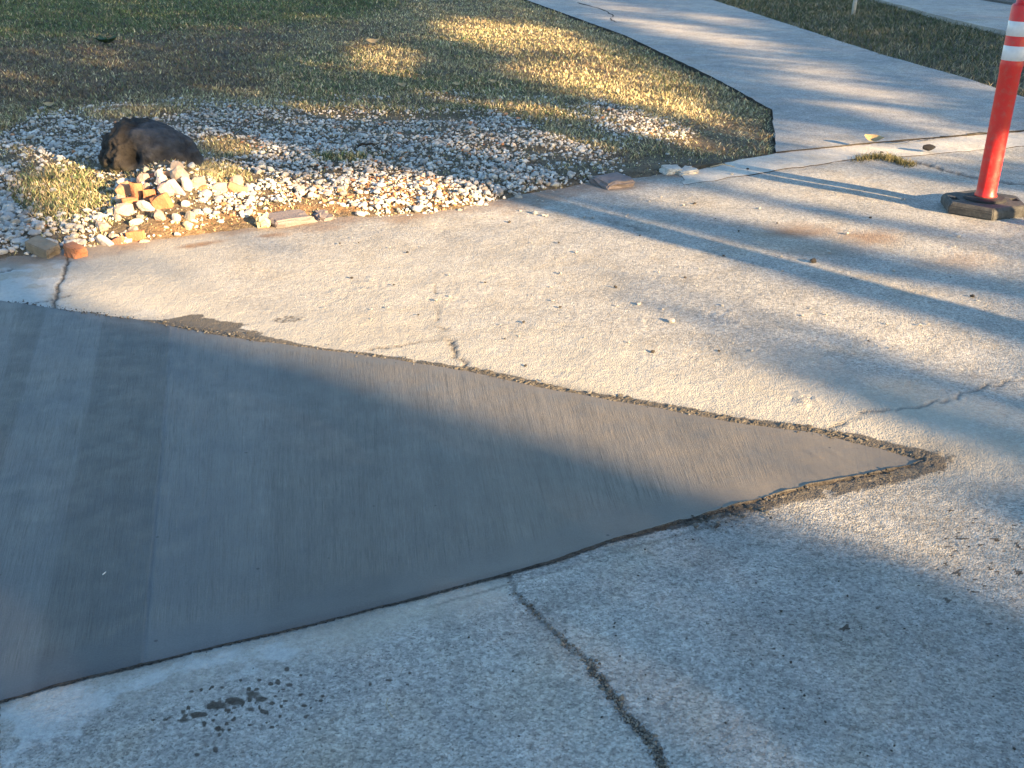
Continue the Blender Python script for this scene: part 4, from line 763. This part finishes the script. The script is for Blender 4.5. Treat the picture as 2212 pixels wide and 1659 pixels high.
def delineator(loc, rz, lean, lab):
    rt = empty('traffic_delineator', loc); rt.rotation_euler = (0, 0, rz); tag(rt, lab, 'delineator post')
    R = .212; hexa = lambda r: [(r * math.cos(math.radians(20 + 60 * k)), r * math.sin(math.radians(20 + 60 * k))) for k in range(6)]
    bm = bmesh.new(); rows = [[bm.verts.new((x_, y_, z_)) for x_, y_ in hexa(r)] for r, z_ in ((R, 0), (R, .036), (R - .016, .052))]
    for a, b in zip(rows[:-1], rows[1:]):
        for k in range(6): bm.faces.new((a[k], a[(k + 1) % 6], b[(k + 1) % 6], b[k]))
    bm.faces.new(rows[0][::-1]); bm.faces.new(rows[-1])
    bmesh.ops.bevel(bm, geom=[e for e in bm.edges], offset=.004, segments=2, affect='EDGES')
    base = obj_bm('base', bm, M_rub, rt)
    for sgn in (-1, 1):                     # hand holes through the rubber
        cb = bmesh.new(); bmesh.ops.create_cube(cb, size=1)
        for vv in cb.verts: vv.co = Vector((vv.co.x * .036 + sgn * .142, vv.co.y * .05 - sgn * .012, vv.co.z * .06 + .045))
        cut = obj_bm('cutter', cb, M_rub); cut.parent = rt; md = base.modifiers.new('hole', 'BOOLEAN'); md.object = cut; md.solver = 'EXACT'
        bpy.context.view_layer.update(); dg = bpy.context.evaluated_depsgraph_get(); me = bpy.data.meshes.new_from_object(base.evaluated_get(dg)); base.modifiers.clear(); base.data = me; bpy.data.objects.remove(cut)
    bm = bmesh.new(); lathe(bm, [(.098, .050), (.098, .060), (.090, .065), (.060, .067), (.056, .070)], 40); obj_bm('base_ring', bm, M_rubd, rt, False)
    prof = [(.053, .062), (.052, .075), (.0475, .085), (.0465, .12), (.0475, .40), (.0485, .66), (.0505, .668), (.0515, .690), (.0515, .700), (.0500, .706), (.0500, .952), (.046, .960), (.034, .966), (.033, 1.01), (.033, 1.05), (.026, 1.065), (.0, 1.066)]
    bm = bmesh.new(); lathe(bm, prof[:-1], 48); pt = obj_bm('post', bm, M_red, rt, True)
    for f in pt.data.polygons: f.use_smooth = abs(f.normal.z) < .6
    for z0, z1 in ((.713, .779), (.822, .888)):
        bm = bmesh.new(); lathe(bm, [(.0496, z0), (.0509, z0 + .001), (.0509, z1 - .001), (.0496, z1)], 48); obj_bm('reflective_band', bm, M_refl, pt, True)
    bm = bmesh.new(); rows = []
    for k in range(13):
        a = math.pi * k / 12; rows.append([bm.verts.new((math.cos(a) * .045 + math.cos(a) * .012 * math.cos(q), .012 * math.sin(q), 1.06 + math.sin(a) * .06 + math.sin(a) * .012 * math.cos(q))) for q in [2 * math.pi * j / 8 for j in range(8)]])
    for a, b in zip(rows[:-1], rows[1:]):
        for k in range(8): bm.faces.new((a[k], a[(k + 1) % 8], b[(k + 1) % 8], b[k]))
    obj_bm('grip', bm, M_rubd, pt, True)
    pt.rotation_euler = (0, lean, 0)
    return rt
delineator((2.322, 5.368, .002), 0, .026, 'red traffic delineator post with two white reflective bands on a black rubber base')
delineator((3.62, 4.01, .002), .5, 0, 'red delineator post standing out of view on the right, its shadow crossing the concrete')

# ------------------------------------------------------------------ trees off to the right whose shade falls across the scene
M_bark = m_plain('bark', (.11, .085, .065), .95, .35, 14, 40, .02)
LIT = Map(.02, [
 ('p', 1.0, [(90, 590), (150, 570), (330, 556), (700, 470), (1000, 440), (1150, 436), (1290, 500), (1330, 560), (1400, 600), (1480, 660), (1600, 745), (1750, 820), (1900, 885), (2060, 930), (2150, 1000), (2100, 1040), (1950, 1050), (1700, 1110), (1600, 1090), (1480, 1045), (1300, 970), (1130, 905), (960, 862), (800, 815), (560, 745), (300, 690), (160, 640)]),
 ('e', .75, (1960, 1145, 330, 85, 15)), ('e', .5, (2100, 1230, 260, 90, 18)),
 ('p', .5, [(1960, 900), (2260, 900), (2260, 1080), (2100, 1010)]),
 ('p', .34, [(1310, 562), (1450, 600), (1600, 652), (1800, 712), (2000, 775), (2260, 848), (2260, 910), (2050, 890), (1900, 850), (1750, 795), (1600, 728), (1450, 655), (1380, 615)]),
 ('p', 1.0, [(1150, 440), (1300, 470), (1500, 530), (1750, 600), (2000, 675), (2260, 745), (2260, 830), (2000, 760), (1800, 705), (1600, 648), (1420, 590), (1280, 530)]),
 ('p', 1.0, [(1150, 425), (1400, 465), (1600, 515), (1800, 560), (2260, 655), (2260, 720), (1800, 600), (1500, 520), (1250, 465)]),
 ('p', .85, [(1130, 400), (1480, 395), (1700, 440), (2000, 490), (2260, 530), (2260, 610), (1900, 545), (1640, 485), (1400, 440), (1200, 415)]),
 ('p', 1.0, [(1520, 372), (1640, 355), (1850, 352), (1990, 372), (2100, 395), (2260, 405), (2260, 520), (2000, 475), (1760, 432), (1640, 402)]),
 ('p', 1.0, [(1620, 352), (1700, 322), (1880, 297), (2120, 275), (2260, 262), (2260, 312), (2000, 335), (1850, 352), (1700, 372), (1620, 380)]), ('p', .45, [(1680, 330), (1690, 290), (1850, 300), (1860, 312)]),
 ('p', .12, [(1985, 338), (2260, 322), (2260, 398), (2060, 372)]),
 # streaks on the driveway
 ('e', .95, (1490, 66, 190, 17, 11)), ('e', .9, (1545, 37, 75, 10, 8)), ('e', .55, (1790, 170, 210, 32, 15)), ('e', .95, (1835, 190, 150, 14, 11)), ('e', .95, (1950, 250, 180, 15, 14)), ('e', .8, (1745, 285, 90, 22, 10)), ('e', .6, (2105, 183, 90, 15, 16)), ('e', .5, (1350, 14, 100, 11, 8)), ('e', .45, (1640, 115, 120, 10, 12)),
 # lawn
 ('e', 1.0, (985, 82, 90, 32, 22)), ('e', .9, (1140, 100, 130, 32, 20)), ('e', 1.0, (1225, 183, 190, 30, 14)), ('e', .9, (1440, 228, 140, 20, 14)), ('e', 1.0, (770, 130, 52, 32, 20)), ('e', .35, (665, 155, 40, 20, 0)), ('e', .6, (1240, 145, 130, 22, 15)),
 ('e', .5, (1420, 180, 90, 22, 30)),
 # bed
 ('e', 1.0, (240, 252, 70, 12, -4)), ('e', .9, (1380, 275, 140, 18, 16)), ('e', .8, (1100, 238, 90, 14, 10)), ('e', .9, (490, 315, 75, 22, 8)), ('p', .9, [(20, 390), (60, 350), (170, 345), (240, 380), (260, 430), (250, 500), (200, 545), (120, 500), (60, 440)]),
 ('p', .95, [(240, 400), (340, 360), (420, 355), (520, 372), (560, 400), (640, 385), (720, 365), (830, 362), (930, 380), (1040, 410), (1100, 436), (1000, 462), (560, 500), (200, 560), (220, 470)]),
 ('e', .6, (1180, 320, 90, 16, 18)), ('e', .45, (1000, 300, 80, 12, 20)), ('e', .4, (770, 340, 80, 8, 0)), ('e', .25, (60, 340, 60, 16, 0)), ('e', .5, (1560, 270, 60, 14, 10)), ('e', .3, (740, 235, 120, 10, 0)), ('e', .35, (1420, 150, 120, 12, 25)), ('e', .6, (10, 1625, 26, 40, 0)),
 ('e', .10, (1080, 395, 70, 16, 25)), ('e', .0, (295, 325, 120, 50, 0)), ('e', .0, (250, 350, 60, 30, 0)), ('e', .0, (205, 314, 135, 42, 0)), ('e', .0, (370, 318, 70, 40, 0))], 1)
ce, te = math.cos(SUN_AZ), math.tan(SUN_EL); sn_ = math.sin(SUN_AZ)
def crown_points(n, seed):  # unseen crowns: leaves dropped where LIT wants sun, gaps shaped for the light
    r = np.random.default_rng(seed); a0 = r.uniform(-25, 3.5, n); q = r.uniform(-4, 22, n); aC = 17 + r.normal(0, 1.6, n)
    xg, yg = a0 * ce - q * sn_, a0 * sn_ + q * ce           # where the sun through the leaf lands
    ug, vg = proj(xg, yg, 0.02); inn = (yg > .6) & (ug > -450) & (ug < 2650) & (vg > -220) & (vg < 1850)
    I = np.where(inn, LIT(np.where(inn, ug, 0), np.where(inn, vg, 0)), .25 * sstep(.5, .6, fbm(a0, q, 99)))
    keep = r.uniform(0, 1, n) < -np.log(np.clip(I, .012, 1)) / 7.3
    keep &= I < .95
    h = (aC - a0) * te
    return np.stack([aC * ce - q * sn_, aC * sn_ + q * ce, h], -1)[keep], q[keep]
cpnt, cq = crown_points(230000, 11)
for k, (q0, q1, qt, lab) in enumerate(((-5, 2, .6, 'nearest shade tree out of view behind the camera on the right'), (2, 9, 4.65, 'middle shade tree out of view on the right'), (9, 23, 15.2, 'far shade tree out of view on the right beyond the verge'))):
    m = (cq >= q0) & (cq < q1); pp = cpnt[m]; qm = qt; c0 = np.array([17 * ce - qm * sn_, 17 * sn_ + qm * ce, 0]); n = len(pp)
    rt = empty('shade_tree', c0); tag(rt, lab, 'tree', 'shade trees standing out of view on the right')
    zz = pp[:, 2].min() + .5
    bmt = [(0, 0, -.1), (.03, 0, .8), (-.02, .05, 2), (.05, .1, 3.2), (0, 0, 4.2)]; twig('trunk', bmt, .24, .15, M_bark, None, None, rt)
    for j in range(9):
        tg = pp[random.randrange(n)] - c0; st_ = Vector((0, 0, random.uniform(2.6, 4.1))); tg = Vector(tg); tg.z = max(tg.z, st_.z + .2); twig('limb', [st_, st_.lerp(tg, .4) + Vector((0, 0, .3)), st_.lerp(tg, .75) + Vector((0, 0, .2)), tg], .028, .008, M_bark, None, None, rt)
    s1 = rng.uniform(.055, .095, n)[:, None]; e1 = rng.normal(0, 1, (n, 3)); e1 /= np.linalg.norm(e1, axis=1)[:, None]; e2 = np.cross(e1, rng.normal(0, 1, (n, 3))); e2 /= np.linalg.norm(e2, axis=1)[:, None]
    b = pp - c0; V = np.stack([b - e1 * s1 * 1.3, b + e2 * s1 * .8, b + e1 * s1 * 1.3, b - e2 * s1 * .8], 1).reshape(-1, 3)
    C = np.repeat(np.array([.06, .085, .03]) * rng.uniform(.6, 1.4, (n, 1)), 4, 0); C = np.concatenate([C, np.ones((len(C), 1))], 1)
    mesh_np('crown', V, np.arange(4 * n).reshape(n, 4), M_leaf, False, {'Col': ('FLOAT_COLOR', C)}, rt)
# a slender street tree nearer by: its trunk throws the long dark bar over the concrete
p0, p1 = P(2212, 712), P(1170, 440); dv_ = (p0 - p1)[:2] / np.linalg.norm((p0 - p1)[:2]); tb = p0[:2] + dv_ * 4.6
slant = np.array([-dv_[0], -dv_[1]]) / te; sh = np.array([-ce, -sn_]) / te; ln = slant - sh
rt = empty('slender_tree', (tb[0], tb[1], 0)); tag(rt, 'slender leaning street tree standing out of view to the right of the camera', 'tree')
twig('trunk', [(0, 0, -.1)] + [(ln[0] * h, ln[1] * h, h) for h in (.6, 1.2, 1.8, 2.4, 3.0, 3.6, 4.4)], .088, .078, M_bark, None, None, rt)
top = Vector((ln[0] * 4.4, ln[1] * 4.4, 4.4)); n = 900
for j in range(6): a = j * 1.05; twig('limb', [top - Vector((0, 0, .5)), top + Vector((math.cos(a) * .4, math.sin(a) * .4, .5)), top + Vector((math.cos(a) * .9, math.sin(a) * .9, 1.2))], .03, .008, M_bark, None, None, rt)
b = rng.normal(0, 1, (n, 3)); b /= np.linalg.norm(b, axis=1)[:, None]; b = b * (rng.uniform(.3, 1, (n, 1)) ** .5) * [1.2, 1.2, .9] + np.array(top) + [0, 0, .9]
e1 = rng.normal(0, 1, (n, 3)); e1 /= np.linalg.norm(e1, axis=1)[:, None]; e2 = np.cross(e1, rng.normal(0, 1, (n, 3))); e2 /= np.linalg.norm(e2, axis=1)[:, None]
V = np.stack([b - e1 * .1, b + e2 * .06, b + e1 * .1, b - e2 * .06], 1).reshape(-1, 3); C = np.concatenate([np.tile([.06, .085, .03], (4 * n, 1)), np.ones((4 * n, 1))], 1)
mesh_np('crown', V, np.arange(4 * n).reshape(n, 4), M_leaf, False, {'Col': ('FLOAT_COLOR', C)}, rt)
